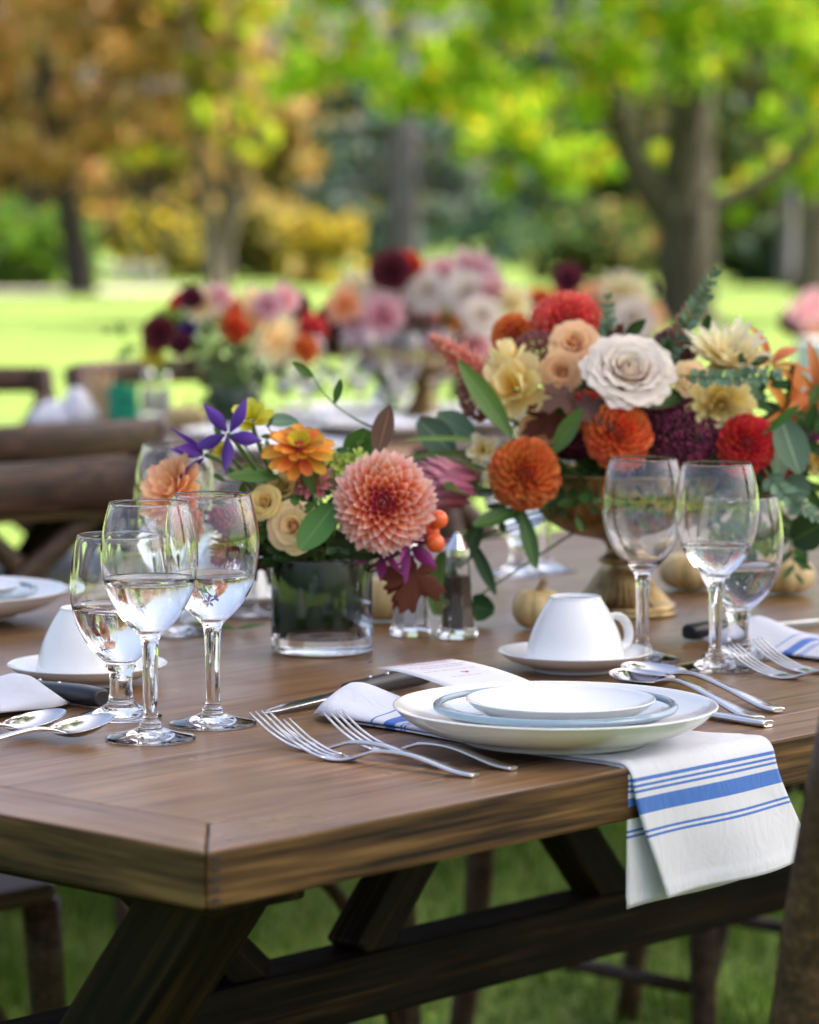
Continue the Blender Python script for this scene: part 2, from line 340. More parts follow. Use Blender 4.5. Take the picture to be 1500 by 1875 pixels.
# near grass blades
gr = np.random.default_rng(3); n = 150000
gx = gr.uniform(-1.9, 2.4, n); gy = 3.2 + gr.random(n) ** 1.3 * 7.5
hh = gr.uniform(.02, .055, n) * (.6 + .8 * (np.sin(gx * 5.1 + np.sin(gy * 3.7) * 2) * np.sin(gy * 4.3 + gx * 2) > 0)); an = gr.uniform(0, 2 * np.pi, n); lean = gr.normal(0, .02, (n, 2)); wv = .0022
V = np.zeros((n, 3, 3)); V[:, 0] = np.stack([gx - np.cos(an) * wv, gy - np.sin(an) * wv, 0 * gx], 1); V[:, 1] = np.stack([gx + np.cos(an) * wv, gy + np.sin(an) * wv, 0 * gx], 1)
V[:, 2] = np.stack([gx + lean[:, 0], gy + lean[:, 1], hh], 1)
gm = [foliage('grass blade', (.035, .085, .008), .3), foliage('grass blade light', (.11, .19, .022), .3), foliage('dry grass blade', (.24, .22, .08), .3)]
me = mesh('grass', V.reshape(-1, 3).tolist(), np.arange(3 * n).reshape(n, 3).tolist(), gm, smooth=False, mi=gr.choice([0, 0, 0, 1, 1, 2], n, p=[.2, .2, .2, .17, .17, .06]).tolist())
o = ob('grass', me, kind='stuff'); o['label'] = 'short green grass blades growing under the tables'; o['category'] = 'grass'

# ------------------------------------------------------------------ trees
def leaves(seed, clumps, size, weights):
    """clumps: (x,y,z, rx,ry,rz, count). Returns verts, faces, material index"""
    g = np.random.default_rng(seed); P = []
    for (x, y, z, rx, ry, rz, c) in clumps:
        d = g.normal(size=(c, 3)); d /= np.linalg.norm(d, axis=1)[:, None]; r = g.random(c)[:, None] ** .5
        # drooping sprays: leaves gather around twig points
        k = max(6, c // 40); tw = d[:k] * r[:k]; pick = g.integers(0, k, c)
        q = tw[pick] + g.normal(0, .13, (c, 3))
        P.append(np.array([x, y, z]) + q * np.array([rx, ry, rz]))
    P = np.concatenate(P); n = len(P)
    a = g.normal(size=(n, 3)); a[:, 2] -= .5; a /= np.linalg.norm(a, axis=1)[:, None]
    b = np.cross(a, g.normal(size=(n, 3))); b /= np.linalg.norm(b, axis=1)[:, None]
    s = (size * g.uniform(.6, 1.35, n))[:, None]
    V = np.stack([P - a * s * .6, P + b * s * .42, P + a * s * .6, P - b * s * .42], 1).reshape(-1, 3)
    return V.tolist(), np.arange(4 * n).reshape(n, 4).tolist(), g.choice(len(weights), n, p=np.array(weights) / sum(weights)).tolist()
LEAFK = 2.1
def tree(name, label, loc, limbs, clumps, size, mats, weights, barkm, seed, group=None):
    t = thing(name, label, 'tree' if 'bush' not in name and 'shrub' not in name else 'bush', Matrix.Translation(loc), group)
    mb = MB()
    for pts, r0, r1 in limbs:
        p = bez(pts, 10); mb.add(*tube(p, [r0 + (r1 - r0) * (i / 10) for i in range(11)], 10))
    ob('trunk', mesh('trunk', mb.v, mb.f, barkm), t)
    if name not in ('added_shade_tree',): clumps = [(a, b, c, d, e, h_, int(n_ * LEAFK)) for a, b, c, d, e, h_, n_ in clumps]
    v, f, mi = leaves(seed, clumps, size, weights); ob('crown', mesh('crown', v, f, mats, smooth=False, mi=mi), t)
    return t
F_yg = foliage('yellow green leaf', (.18, .32, .012), .5); F_yg2 = foliage('lime leaf', (.29, .41, .02), .5); F_g = foliage('maple green leaf', (.10, .21, .018), .45); F_y = foliage('yellow leaf', (.42, .32, .02), .5)
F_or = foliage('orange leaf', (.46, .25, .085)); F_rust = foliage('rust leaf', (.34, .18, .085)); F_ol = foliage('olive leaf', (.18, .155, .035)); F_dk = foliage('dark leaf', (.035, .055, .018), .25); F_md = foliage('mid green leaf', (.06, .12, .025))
F_blue = foliage('blue green needle', (.045, .09, .07), .2); F_blue2 = foliage('deep conifer needle', (.022, .055, .04), .2); F_pale = foliage('silvery needle', (.20, .24, .24), .3); F_tanl = foliage('tan leaf', (.36, .28, .12))
mx, my = 2.88, 34.8
cl = []
g2 = random.Random(5)
for (cx, cz, rx, rz, c) in [(-1.6, 4.0, 1.4, 1.2, 500), (-3.4, 3.6, 1.2, 1.0, 420), (-3.3, 2.7, 1.0, .55, 280), (-2.2, 2.5, .9, .7, 340), (-1.5, 1.9, .75, .62, 300), (-.9, 2.6, .9, .7, 300), (.3, 2.95, 1.0, .8, 460), (1.4, 2.6, 1.0, .8, 330), (1.6, 1.6, .8, .45, 220), (.75, 1.35, .5, .3, 110), (2.6, 2.9, 1.4, 1.3, 420), (3.8, 2.3, 1.2, 1.0, 300), (-2.4, 3.3, 1.1, .8, 360), (.2, 4.6, 2.2, 1.2, 600), (3.0, 4.8, 2.2, 1.5, 500), (-2.8, 5.4, 2.0, 1.5, 500), (.6, 6.5, 2.6, 1.6, 600), (-.6, 1.75, .45, .35, 110), (-3.9, 2.55, .5, .5, 120)]:
    cl.append((cx, g2.uniform(-1.6, 1.2) if abs(cx) > 1.7 else (g2.uniform(-1.6, -.9) if cz > 2.2 else g2.uniform(1.2, 2.2)), cz, rx, 1.3 if abs(cx) > 1.7 else .8, rz, int(c * .8)))
tree('maple_tree', 'maple with forked dark trunk and bright yellow green leaves at right', (mx, my, 0),
     [([(0, 0, -.1), (0, 0, .7), (.0, 0, 1.25)], .31, .30), ([(.0, 0, 1.1), (.05, .1, 2.2), (.15, 0, 4.5)], .30, .12), ([(-.1, 0, 1.0), (-.55, -.1, 1.5), (-.75, 0, 2.2)], .2, .14), ([(-.75, 0, 2.1), (-1.0, 0, 2.9), (-2.2, 0, 3.6)], .14, .05), ([(.15, 0, 1.25), (.8, .1, 1.2), (1.6, 0, 2.3)], .11, .07), ([(0, 0, 0), (.1, -.1, .0), (.45, -.2, -.08)], .3, .1), ([(0, 0, 0), (-.1, -.1, .0), (-.42, -.2, -.08)], .28, .1)],
     cl, .145, [F_yg, F_yg2, F_g, F_y], [.42, .28, .16, .14], bark('maple bark', (.028, .021, .016), (.085, .068, .05)), 11)
tree('autumn_tree', 'rusty orange autumn tree with dark leaning trunk at far left', (-4.6, 47, 0),
     [([(0, 0, -.1), (-.05, 0, .6), (-.35, 0, 1.6), (-.55, 0, 3.6)], .25, .12), ([(-.3, 0, 1.3), (-1.2, 0, 2.2), (-1.8, 0, 3.8)], .1, .05), ([(-.4, 0, 2.0), (.5, 0, 2.8), (1.2, 0, 4.4)], .1, .05)],
     [(-1.2, .3, 2.7, 1.2, 1.2, .8, 330), (-.3, -.6, 2.3, .9, .9, .6, 200), (.7, 0, 3.3, 1.2, 1.2, .9, 330), (-.6, .3, 4.3, 1.6, 1.4, 1.1, 420), (1.3, .5, 2.3, .8, .9, .55, 200), (-1.9, 0, 1.7, .7, .9, .5, 150), (.6, 0, 5.6, 2.4, 1.5, 1.4, 500), (1.9, 0, 4.2, 1.1, 1.2, 1.2, 300), (-2.4, 0, 4.6, 1.3, 1.2, 1.2, 260)],
     .19, [F_or, F_rust, F_ol, F_tanl], [.34, .16, .28, .22], B_dark, 12)
tree('slender_tree', 'slim pale multi stemmed tree with sparse yellowing leaves', (-2.68, 46, 0),
     [([(0, 0, -.1), (-.05, 0, 1.0), (-.3, 0, 2.2), (-.4, 0, 4.6)], .13, .04), ([(.1, .1, -.1), (.2, 0, 1.0), (.1, 0, 2.2), (.35, 0, 4.8)], .11, .035), ([(.05, 0, .3), (.5, 0, 1.6), (.9, 0, 4.0)], .07, .03)],
     [(-.4, 0, 2.4, .6, .8, .5, 90), (.3, 0, 3.1, .8, .8, .7, 150), (-.5, 0, 3.6, .8, .8, .6, 120), (.5, 0, 2.1, .5, .6, .4, 70), (.2, 0, 4.6, 1.5, 1, 1.0, 240), (-.9, 0, 1.9, .5, .6, .3, 60)],
     .17, [F_y, F_yg2, F_ol, F_tanl], [.3, .25, .25, .2], B_tan, 13)
def dome(rx, ry, rz, n, z0=0): return [(0, 0, z0 + rz * .5, rx, ry, rz * .62, n), (-rx * .5, 0, z0 + rz * .35, rx * .6, ry * .7, rz * .45, n // 2), (rx * .5, 0, z0 + rz * .35, rx * .6, ry * .7, rz * .45, n // 2)]
def bush(name, label, px, D, rx, h, mats, wts, seed, size=.17, n=420, group=None, bk=B_dark):
    x = (px - 750) / FPX * D
    return tree(name, label, (x, D, 0), [([(0, 0, -.05), (.05, 0, h * .3), (0, 0, h * .7)], .07, .03), ([(0, 0, 0), (-.2, 0, h * .3), (-rx * .4, 0, h * .6)], .05, .02)], dome(rx, min(rx, 1.2), h, n), size, mats, wts, bk, seed, group)
bush('round_bush', 'rounded fresh green bush left of the leaning trunk', 60, 50, .85, 1.35, [F_md, F_g, F_yg], [.6, .25, .15], 21)
bush('yellow_shrub', 'golden yellow autumn shrub beside the grey conifer trunk', 590, 52, .62, 1.2, [F_y, F_ol, F_tanl], [.6, .25, .15], 22, n=300)
bush('olive_shrub', 'dark olive shrub behind the slim pale tree', 300, 55, .8, 1.25, [F_ol, F_dk, F_y], [.5, .3, .2], 23)
bush('olive_shrub', 'olive and tan shrub between slim tree and golden shrub', 470, 56, .7, 1.4, [F_ol, F_tanl, F_dk], [.5, .25, .25], 24)
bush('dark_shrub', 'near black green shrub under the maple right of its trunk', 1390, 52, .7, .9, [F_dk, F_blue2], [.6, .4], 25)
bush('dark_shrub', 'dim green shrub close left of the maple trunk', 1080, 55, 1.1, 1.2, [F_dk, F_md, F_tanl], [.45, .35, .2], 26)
bush('russet_shrub', 'russet shrub half hidden behind the maple trunk', 1150, 58, .7, 1.5, [F_rust, F_tanl, F_ol], [.3, .4, .3], 27)
# conifer with grey trunk
x0 = (737 - 750) / FPX * 58
tree('conifer_tree', 'conifer with thick grey trunk and pale drooping boughs', (x0, 58, 0),
     [([(0, 0, -.1), (0, 0, 2), (-.02, 0, 6.0)], .33, .24)] + [([(0, -.1, z), (sx * .6, -.3, z - .3), (sx * 1.3, -.4, z - 1.0)], .07, .03) for z, sx in ((2.6, 1), (2.3, -1), (2.0, 1), (3.2, -1), (3.4, 1), (1.9, -1))],
     [(sx * 1.1, -.4, z - .75, .7, .5, .35, 80) for z, sx in ((2.6, 1), (2.3, -1), (2.0, 1), (3.2, -1), (3.4, 1), (1.9, -1))] + [(0, .3, 5.4, 1.8, 1.2, 1.4, 300)],
     .16, [F_pale, F_blue, F_blue2], [.5, .35, .15], B_grey, 31)
def conifer(px, D, h, r, seed, label, mats, wts):
    x = (px - 750) / FPX * D; c = []
    for k in range(9):
        f = k / 8; c.append((0, 0, .5 + f * (h - .7), r * (1 - f * .85), r * (1 - f * .85), h * .09, int(170 * (1 - f * .7))))
    tree('spruce_tree', label, (x, D, 0), [([(0, 0, -.1), (0, 0, h * .5), (0, 0, h)], .16, .03)], c, .2, mats, wts, B_dark, seed, 'evergreens behind the lawn')
conifer(850, 66, 6.2, 1.9, 41, 'broad blue green spruce right of the grey conifer trunk', [F_blue, F_blue2, F_md], [.5, .35, .15])
conifer(660, 68, 6.0, 1.5, 42, 'blue green spruce left of the grey conifer trunk', [F_blue, F_blue2, F_ol], [.5, .35, .15])
conifer(1010, 70, 7.0, 1.8, 43, 'dark spruce seen below the maple crown', [F_blue2, F_dk, F_md], [.4, .4, .2])
for k, (px, D, ms, wt, lab, h) in enumerate([
        (60, 66, [F_rust, F_or, F_dk, F_ol], [.3, .3, .15, .25], 'broad rust brown tree behind the far left trunk', 6.5), (260, 68, [F_ol, F_or, F_dk, F_tanl], [.35, .25, .2, .2], 'olive and orange tree behind the slim pale tree', 7.5),
        (430, 70, [F_tanl, F_ol, F_or], [.4, .35, .25], 'tan leaved tree left of the grey conifer', 5.6), (560, 74, [F_ol, F_tanl, F_dk], [.4, .3, .3], 'brown olive tree touching the maple crown edge', 5.0),
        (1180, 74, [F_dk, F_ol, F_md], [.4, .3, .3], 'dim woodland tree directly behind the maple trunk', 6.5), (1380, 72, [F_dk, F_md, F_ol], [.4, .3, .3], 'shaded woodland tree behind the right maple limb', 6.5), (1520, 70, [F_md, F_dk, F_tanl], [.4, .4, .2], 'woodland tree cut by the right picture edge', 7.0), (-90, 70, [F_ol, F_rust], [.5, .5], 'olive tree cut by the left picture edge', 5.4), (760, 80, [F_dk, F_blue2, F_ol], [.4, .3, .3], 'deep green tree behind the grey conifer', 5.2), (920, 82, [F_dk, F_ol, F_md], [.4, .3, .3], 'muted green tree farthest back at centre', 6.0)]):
    x = (px - 750) / FPX * D
    tree('woodland_tree', lab, (x, D, 0), [([(0, 0, -.1), (.1, 0, 1.2), (0, 0, h * .8)], .2, .06), ([(0, 0, 1), (.6, 0, 2.0), (1.0, 0, h * .7)], .08, .03), ([(0, 0, 1), (-.6, 0, 2.0), (-1.0, 0, h * .7)], .08, .03)],
         [(0, .4, 1.0, 1.5, 1.2, .8, 260), (-.8, 0, 2.2, 1.1, 1.2, .9, 240), (.8, 0, 2.4, 1.1, 1.2, .9, 240), (0, .5, h * .6, 1.7, 1.4, 1.2, 360), (0, 0, h * .8, 1.3, 1.2, h * .2, 260)], .21, ms, wt, B_dark, 60 + k, 'woodland trees at the lawn edge')
for px, D, r, lean, lab, bk in ((1437, 50, .14, .1, 'straight grey trunk right of the maple', B_grey), (1490, 46, .34, .5, 'thick tan leaning trunk at the right picture edge', B_tan)):
    x = (px - 750) / FPX * D
    tree('park_tree', lab, (x, D, 0), [([(0, 0, -.1), (lean * .2, 0, 1.5), (lean, 0, 4.6)], r, r * .6), ([(lean * .5, 0, 3), (lean + .8, 0, 4), (lean + 1.5, 0, 5)], r * .5, r * .2)], [(lean, 0, 5.2, 2.2, 1.6, 1.3, 380), (lean + 1, 0, 4.4, 1.4, 1.2, .8, 200)], .18, [F_md, F_yg, F_ol], [.4, .3, .3], bk, 80 + px)
# deeper woodland closing the view
for k in range(16):
    D = 92 + (k % 3) * 5; px = -150 + k * 118; x = (px - 750) / FPX * D; h = 6.0 if 5 < k else 4.4
    ms, wt = (([F_ol, F_tanl, F_or, F_dk], [.35, .25, .2, .2]) if k < 6 else ([F_dk, F_md, F_blue, F_ol], [.35, .25, .2, .2]))
    tree('woodland_tree', 'hazy tree in the deepest row of the wood, %s' % ['first', 'second', 'third', 'fourth', 'fifth', 'sixth', 'seventh', 'eighth', 'ninth', 'tenth', 'eleventh', 'twelfth', 'thirteenth', 'fourteenth', 'fifteenth', 'sixteenth'][k] + ' from the left', (x, D, 0), [([(0, 0, -.1), (.1, 0, 2.2), (0, 0, h * .8)], .22, .06)],
         [(0, 0, .9, 2.0, 1.3, .9, 150), (0, 0, 2.4, 2.0, 1.3, 1.2, 180), (0, 0, h * .58, 1.9, 1.3, 1.6, 170), (0, 0, h * .85, 1.3, 1.3, 1.2, 110)], .36, ms, wt, B_dark, 400 + k, 'deepest row of woodland trees')
wood_src = [o for o in col.objects if o.name.startswith('woodland_tree') or o.name.startswith('spruce_tree')]
for k in range(34):
    side = -1 if k % 2 else 1; q = k // 2; D = 62 + (q * 7) % 24; x = side * (11.5 + q * 2.6); src = wood_src[(k * 5) % 13]
    dup(src, Matrix.Translation((x, D, 0)) @ Matrix.Rotation(q * 1.3, 4, 'Z') @ Matrix.Scale(1 + .3 * ((k * 7) % 5) / 5, 4), 'woodland tree of the wood edge running on beyond the %s side' % ('left' if side < 0 else 'right'), 'wood edge beyond the %s side' % ('left' if side < 0 else 'right'))
# out-of-frame tree added beside the tables so its crown blocks the sun
cs = []
g3 = random.Random(9)
shx, shy = 4.87, 3.22
for k in range(70):
    a = g3.uniform(0, 2 * math.pi); r = 5.2 * math.sqrt(g3.random())
    cs.append((1.2 + r * math.cos(a), 1.6 + r * math.sin(a) * .95, 9.2 + g3.uniform(-.7, 1.3) + .9 * (1 - r / 5.2), 1.4, 1.4, .8, 300))
tree('added_shade_tree', 'unseen spreading tree added to shade the dining tables', (shx, shy, 0), [([(0, 0, -.1), (0, 0, 2.5), (.3, .4, 7.5)], .42, .26)] + [([(-.2, -.1, 4.6), (.4 + 1.6 * math.cos(a), .5 + 1.6 * math.sin(a), 7.2), (1.2 + 3.8 * math.cos(a), 1.6 + 3.8 * math.sin(a), 9.2)], .17, .05) for a in [i * .9 for i in range(7)]],
     cs, .32, [F_g, F_yg, F_md], [.4, .3, .3], B_dark, 99)
# low pale fence far left
M_fence = mat('weathered white paint', (.42, .41, .40), .8)
t = thing('rail_fence', 'low pale rail fence beyond the lawn at far left', 'fence', Matrix.Translation((-5.0, 53, 0)))
for k in range(5): ob('post', boxmesh('post', .07, .07, .34, M_fence, .01), t, (k * .25, 0, .17))
for z in (.12, .27): ob('rail', boxmesh('rail', 1.1, .04, .09, M_fence, .01), t, (.5, -.06, z))

# ------------------------------------------------------------------ tables
def prism(name, poly, z0, z1, m, bev=.0025, edge=None):
    bm = bmesh.new(); vs = [bm.verts.new((x, y, z0)) for x, y in poly]; f = bm.faces.new(vs)
    r = bmesh.ops.extrude_face_region(bm, geom=[f])
    for e in r['geom']:
        if isinstance(e, bmesh.types.BMVert): e.co.z = z1
    bmesh.ops.recalc_face_normals(bm, faces=bm.faces)
    if bev: bmesh.ops.bevel(bm, geom=bm.edges[:], offset=bev, segments=2, profile=.5, affect='EDGES')
    me = bpy.data.meshes.new(name); bm.normal_update()
    if edge is not None:
        for fc in bm.faces: fc.material_index = 1 if abs(fc.normal.z) < .6 else 0
    bm.to_mesh(me); bm.free(); me.materials.append(m)
    if edge is not None: me.materials.append(edge)
    return me
def farm_table(label, M, LN, W):
    t = thing('farm_table', label, 'table', M, 'wooden farm tables')
    b = .073; z1 = .76; z0 = .721; gp = .0006
    # border boards with mitred ends; each mesh keeps its grain along local X
    ob('border_board', prism('border_board', [(gp, 0), (LN - gp, 0), (LN - b - gp, b), (b + gp, b)], z0, z1, M_woodtop, .0025, M_wood), t)
    ob('border_board', prism('border_board', [(gp, 0), (LN - gp, 0), (LN - b - gp, b), (b + gp, b)], z0, z1, M_woodtop, .0025, M_wood), t, Matrix.Translation((LN, W, 0)) @ Matrix.Rotation(math.pi, 4, 'Z'))
    e = prism('border_board', [(gp, 0), (W - gp, 0), (W - b - gp, b), (b + gp, b)], z0, z1, M_woodtop, .0025, M_wood)
    ob('border_board', e, t, Matrix.Translation((0, W, 0)) @ Matrix.Rotation(-math.pi / 2, 4, 'Z'))
    ob('border_board', e, t, Matrix.Translation((LN, 0, 0)) @ Matrix.Rotation(math.pi / 2, 4, 'Z'))
    ob('field_panel', prism('field_panel', [(b + .0012, b + .0012), (LN - b - .0012, b + .0012), (LN - b - .0012, W - b - .0012), (b + .0012, W - b - .0012)], z0 + .004, z1 - .0006, M_woodtop, .0015), t)
    for k in range(5): ob('finger_joint', boxmesh('finger_joint', .007, .002, .0035, M_joint, 0), t, (.008, .0002, z0 + .006 + k * .0068))
    c = W / 2; zb = .72
    for s, q in ((.15, 1), (LN - .15, -1)):
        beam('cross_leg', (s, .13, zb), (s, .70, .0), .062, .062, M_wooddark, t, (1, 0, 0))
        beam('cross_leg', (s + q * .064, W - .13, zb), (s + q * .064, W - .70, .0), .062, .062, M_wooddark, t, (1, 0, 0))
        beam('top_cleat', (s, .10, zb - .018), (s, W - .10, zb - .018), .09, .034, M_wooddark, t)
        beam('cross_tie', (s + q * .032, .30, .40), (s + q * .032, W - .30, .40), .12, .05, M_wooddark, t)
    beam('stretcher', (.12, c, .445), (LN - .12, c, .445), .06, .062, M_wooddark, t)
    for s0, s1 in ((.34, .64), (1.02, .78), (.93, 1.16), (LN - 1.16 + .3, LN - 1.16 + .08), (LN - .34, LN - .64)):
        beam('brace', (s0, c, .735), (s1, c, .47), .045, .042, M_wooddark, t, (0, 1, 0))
    return t
table1 = farm_table('near wooden farm table with mitred border and laid place settings', TM, 2.44, 1.22)
T2M = TM @ Matrix.Translation((1.35, 2.13, 0))
farm_table('farther wooden farm table behind the near one with blurred settings', T2M, 2.44, 1.22)
def TP2(s, t, z=.76): return T2M @ Vector((s, t, z))

# ------------------------------------------------------------------ chairs
M_seat = mat('rattan seat', (.20, .13, .08), .7); M_cush = mat('white cushion', (.75, .75, .78), .85)
def make_chair(label, M, cushion=False, rail=.034, rz=.836):
    """origin under the seat centre, facing local -Y (back at +Y)"""
    t = thing('cross_back_chair', label, 'chair', M, 'wooden cross back chairs')
    pr = [(0, -.205), (.17, -.205), (.215, -.15), (.20, .10), (.17, .19), (0, .205), (-.17, .19), (-.20, .10), (-.215, -.15), (-.17, -.205)]
    ob('seat', prism('seat', pr, .442, .465, M_chair, .008), t)
    if cushion: ob('cushion', prism('cushion', [(x * .95, y * .95) for x, y in pr], .466, .51, M_cush, .014), t)
    for sx in (-1, 1):
        v, f = tube(bez([(sx * .18, -.17, .44), (sx * .19, -.18, .2), (sx * .20, -.19, 0)], 6), [.021, .02, .019, .018, .017, .016, .015], 10); ob('leg', mesh('leg', v, f, M_chair), t)
        v, f = tube(bez([(sx * .19, .25, 0), (sx * .17, .17, .35), (sx * .185, .20, .60), (sx * .215, .275, .855)], 14), [.017 + .004 * min(i / 7, 1) for i in range(15)], 10); ob('back_post', mesh('back_post', v, f, M_chair), t)
        v, f = tube(bez([(sx * .195, .215, .60 + .0), (sx * .1, .235, .68), (-sx * .10, .245, .76), (-sx * .19, .245, .81)], 10), .013, 8); 
        v, f = tube(bez([(sx * .178, .198, .50), (sx * .12, .205, .58), (-sx * .12, .235, .70), (-sx * .195, .255, .80)], 12), [.019] * 13, 8, flat=.45, nor=(0, 1, .2)); ob('cross_slat', mesh('cross_slat', v, f, M_chair), t, (0, sx * .006, 0))
        v, f = tube(bez([(sx * .187, -.18, .16), (sx * .1, -.18, .40), (-sx * .0, -.18, .425)], 8), .009, 8); ob('arch_brace', mesh('arch_brace', v, f, M_chair), t)
        v, f = tube(bez([(sx * .187, -.16, .18), (sx * .183, .0, .18), (sx * .182, .20, .18)], 4), .010, 8); ob('stretcher', mesh('stretcher', v, f, M_chair), t)
    v, f = tube(bez([(-.222, .27, rz), (-.12, .335, rz + .004), (.12, .335, rz + .004), (.222, .27, rz)], 14), [rail] * 15, 14, flat=.27, nor=(0, 1, 0)); ob('top_rail', mesh('top_rail', v, f, M_chair), t)
    return t
RZ = lambda a: Matrix.Rotation(a, 4, 'Z')
def chair_M(s, t, face, Z=0): return TM @ Matrix.Translation((s, t, 0)) @ RZ(face)
ch = make_chair('dark wooden cross back chair at far left across the near table', chair_M(1.22, 1.30, 0), rz=.822)
def chairat(s, t, face, label): return dup(ch, chair_M(s, t, face), label)
chairat(.665, 1.30, 0, 'chair whose seat corner shows at bottom left beyond the table')
chairat(2.05, 1.20, 0, 'chair tucked across the table behind the flowers, legs seen below')
chairat(.466, -.03, math.pi + R(3), 'near chair whose dark back post cuts the right picture edge')
c2 = make_chair('dark chair with white cushion at near side of farther table', chair_M(1.74, 2.40, math.pi), True, .026)
dup(c2, chair_M(2.70, 3.21, 0), 'far chair with cushion at left picture edge on the lawn side')
dup(c2, chair_M(3.22, 3.22, 0), 'far chair behind the green bag on the lawn side')

# ------------------------------------------------------------------ tableware
wine_o = [(0, .0008), (.030, .0008), (.0345, 0), (.0352, .0012), (.033, .0025), (.020, .0052), (.011, .0085), (.0085, .011), (.0084, .0135), (.0062, .0155), (.0057, .030), (.0060, .055), (.0068, .074), (.0090, .0815), (.0160, .0880), (.0240, .0970), (.0315, .1100), (.0362, .1260), (.0380, .1420), (.0375, .1550), (.0352, .1690), (.0326, .1790), (.0312, .1842), (.0308, .1852)]
wine_i = [(.0298, .1850), (.0300, .1838), (.0315, .1788), (.0341, .1689), (.0364, .1550), (.0369, .1420), (.0351, .1262), (.0304, .1105), (.0228, .0980), (.0150, .0900), (.0070, .0868), (0, .0862)]
gob_o = [(0, .001), (.028, .001), (.0325, 0), (.0332, .0015), (.031, .003), (.020, .007), (.0125, .011), (.0100, .016), (.0092, .026), (.0098, .036), (.0125, .0415), (.0115, .0445), (.0180, .0500), (.0280, .0610), (.0355, .0760), (.0398, .0930), (.0408, .1070), (.0395, .1230), (.0370, .1380), (.0348, .1480), (.0343, .1492)]
gob_i = [(.0332, .1490), (.0336, .1478), (.0358, .1380), (.0383, .1228), (.0396, .1070), (.0386, .0932), (.0342, .0768), (.0266, .0624), (.0170, .0530), (.0080, .0490), (0, .0482)]
def inner_r(prof, z):
    p = sorted(prof, key=lambda q: q[1])
    for a, b in zip(p, p[1:]):
        if a[1] <= z <= b[1]: return a[0] + (b[0] - a[0]) * (z - a[1]) / max(b[1] - a[1], 1e-6)
wo = smoothprof(wine_o[:-1], 2) + [wine_o[-1]] + smoothprof(wine_i, 2); go = smoothprof(gob_o[:-1], 2) + [gob_o[-1]] + smoothprof(gob_i, 2)
ME_wine = mesh('bowl', *lathe(wo, 64), M_glass); ME_gob = mesh('bowl', *lathe(go, 64), M_glass)
def water_mesh(prof, lvl):
    p = [(r * 1.006, z - .00012) for r, z in smoothprof(prof[::-1], 3) if z < lvl]; p[0] = (0, p[0][1])
    r = inner_r(prof, lvl) * 1.006
    return mesh('water', *lathe(p + [(r, lvl + .0006), (r - .0012, lvl), (0, lvl)], 64), M_water)
WW = {}
def glass(kind, pos, label, lvl=None, group='stemmed glasses on the near table'):
    t = thing('wine_glass' if kind == 'wine' else 'water_goblet', label, 'glass', Matrix.Translation(pos), group)
    ob('glass_body', ME_wine if kind == 'wine' else ME_gob, t)
    if lvl:
        if (kind, lvl) not in WW: WW[(kind, lvl)] = water_mesh(wine_i if kind == 'wine' else gob_i, lvl)
        ob('water', WW[(kind, lvl)], t)
    return t
glass('wine', on(276, 1353), 'frontmost tall wine glass with water near the left table edge', .126)
glass('wine', on(390, 1326), 'wine glass with water just left of the green vase', .121)
glass('goblet', on(222, 1313), 'short stemmed water goblet left of the two wine glasses', .092)
glass('wine', on(1176, 1208), 'empty wine glass in front of the brass bowl, left of its pair', None)
glass('wine', on(1310, 1224), 'wine glass half full of water, right of the pair', .112)
glass('goblet', on(1352, 1203), 'short water goblet behind the right pair of wine glasses', .085)
glass('wine', on(322, 1160), 'blurred wine glass across the table behind the purple clematis')
glass('goblet', on(318, 1130), 'blurred goblet across the table behind the peach dahlia', .09)
glass('goblet', on(452, 1128), 'blurred goblet across the table left of the vase', .09)
glass('goblet', on(948, 1052), 'blurred goblet far side seen under the brass bowl leaves', .08)
glass('wine', on(1000, 1046), 'blurred wine glass far side hidden behind the brass bowl')
# plates, cups
def plate_mesh(name, r, h, m, n=72, foot=.55):
    p = [(0, .0035), (r * (foot - .04), .0035), (r * (foot - .02), 0), (r * (foot + .03), 0), (r * (foot + .05), .0035), (r * .80, h * .36), (r * .93, h * .70), (r * .985, h * .97), (r, h * 1.03), (r * .992, h * 1.07), (r * .975, h * 1.04), (r * .92, h * .82), (r * .78, h * .52), (r * .6, h * .32), (r * .3, h * .27), (0, h * .27)]
    return mesh(name, *lathe(smoothprof(p, 2), n), m)
ME_dinner = plate_mesh('plate', .125, .026, M_china); ME_small = plate_mesh('plate', .073, .016, M_china); ME_gpl = plate_mesh('plate', .0925, .018, M_gplate)
M_rim = mat('steel blue glazed rim', (.22, .32, .38), .12, Coat_Weight=.4)
def ring(R_, r, n=64, k=8):
    return lathe([(R_ + r * math.cos(a), r * math.sin(a)) for a in [i * 2 * math.pi / k for i in range(k + 1)]], n)
ME_rim = mesh('rim', *ring(.0915, .0030), M_rim)
def stack(pos, who, grp='stacked plates'):
    a = tag(ob('dinner_plate', ME_dinner, None, pos), 'large white dinner plate ' + who, 'plate', grp)
    b = thing('glass_plate', 'clear glass plate with blue grey rim ' + who, 'plate', Matrix.Translation(Vector(pos) + Vector((0, 0, .0078))), grp)
    ob('plate_body', ME_gpl, b); ob('rim', ME_rim, b, (0, 0, .0183))
    tag(ob('side_plate', ME_small, None, Vector(pos) + Vector((.004, -.002, .0155))), 'small white plate on top of the stack ' + who, 'plate', grp)
PL = on(1017, 1296, .79); PL.z = .7655
stack(PL, 'on the striped napkin in front')
stack(TP(.66, 1.06, .7655), 'across the table at the left picture edge')
stack(TP(1.20, 1.08, .7655), 'across the table hidden behind the vase')
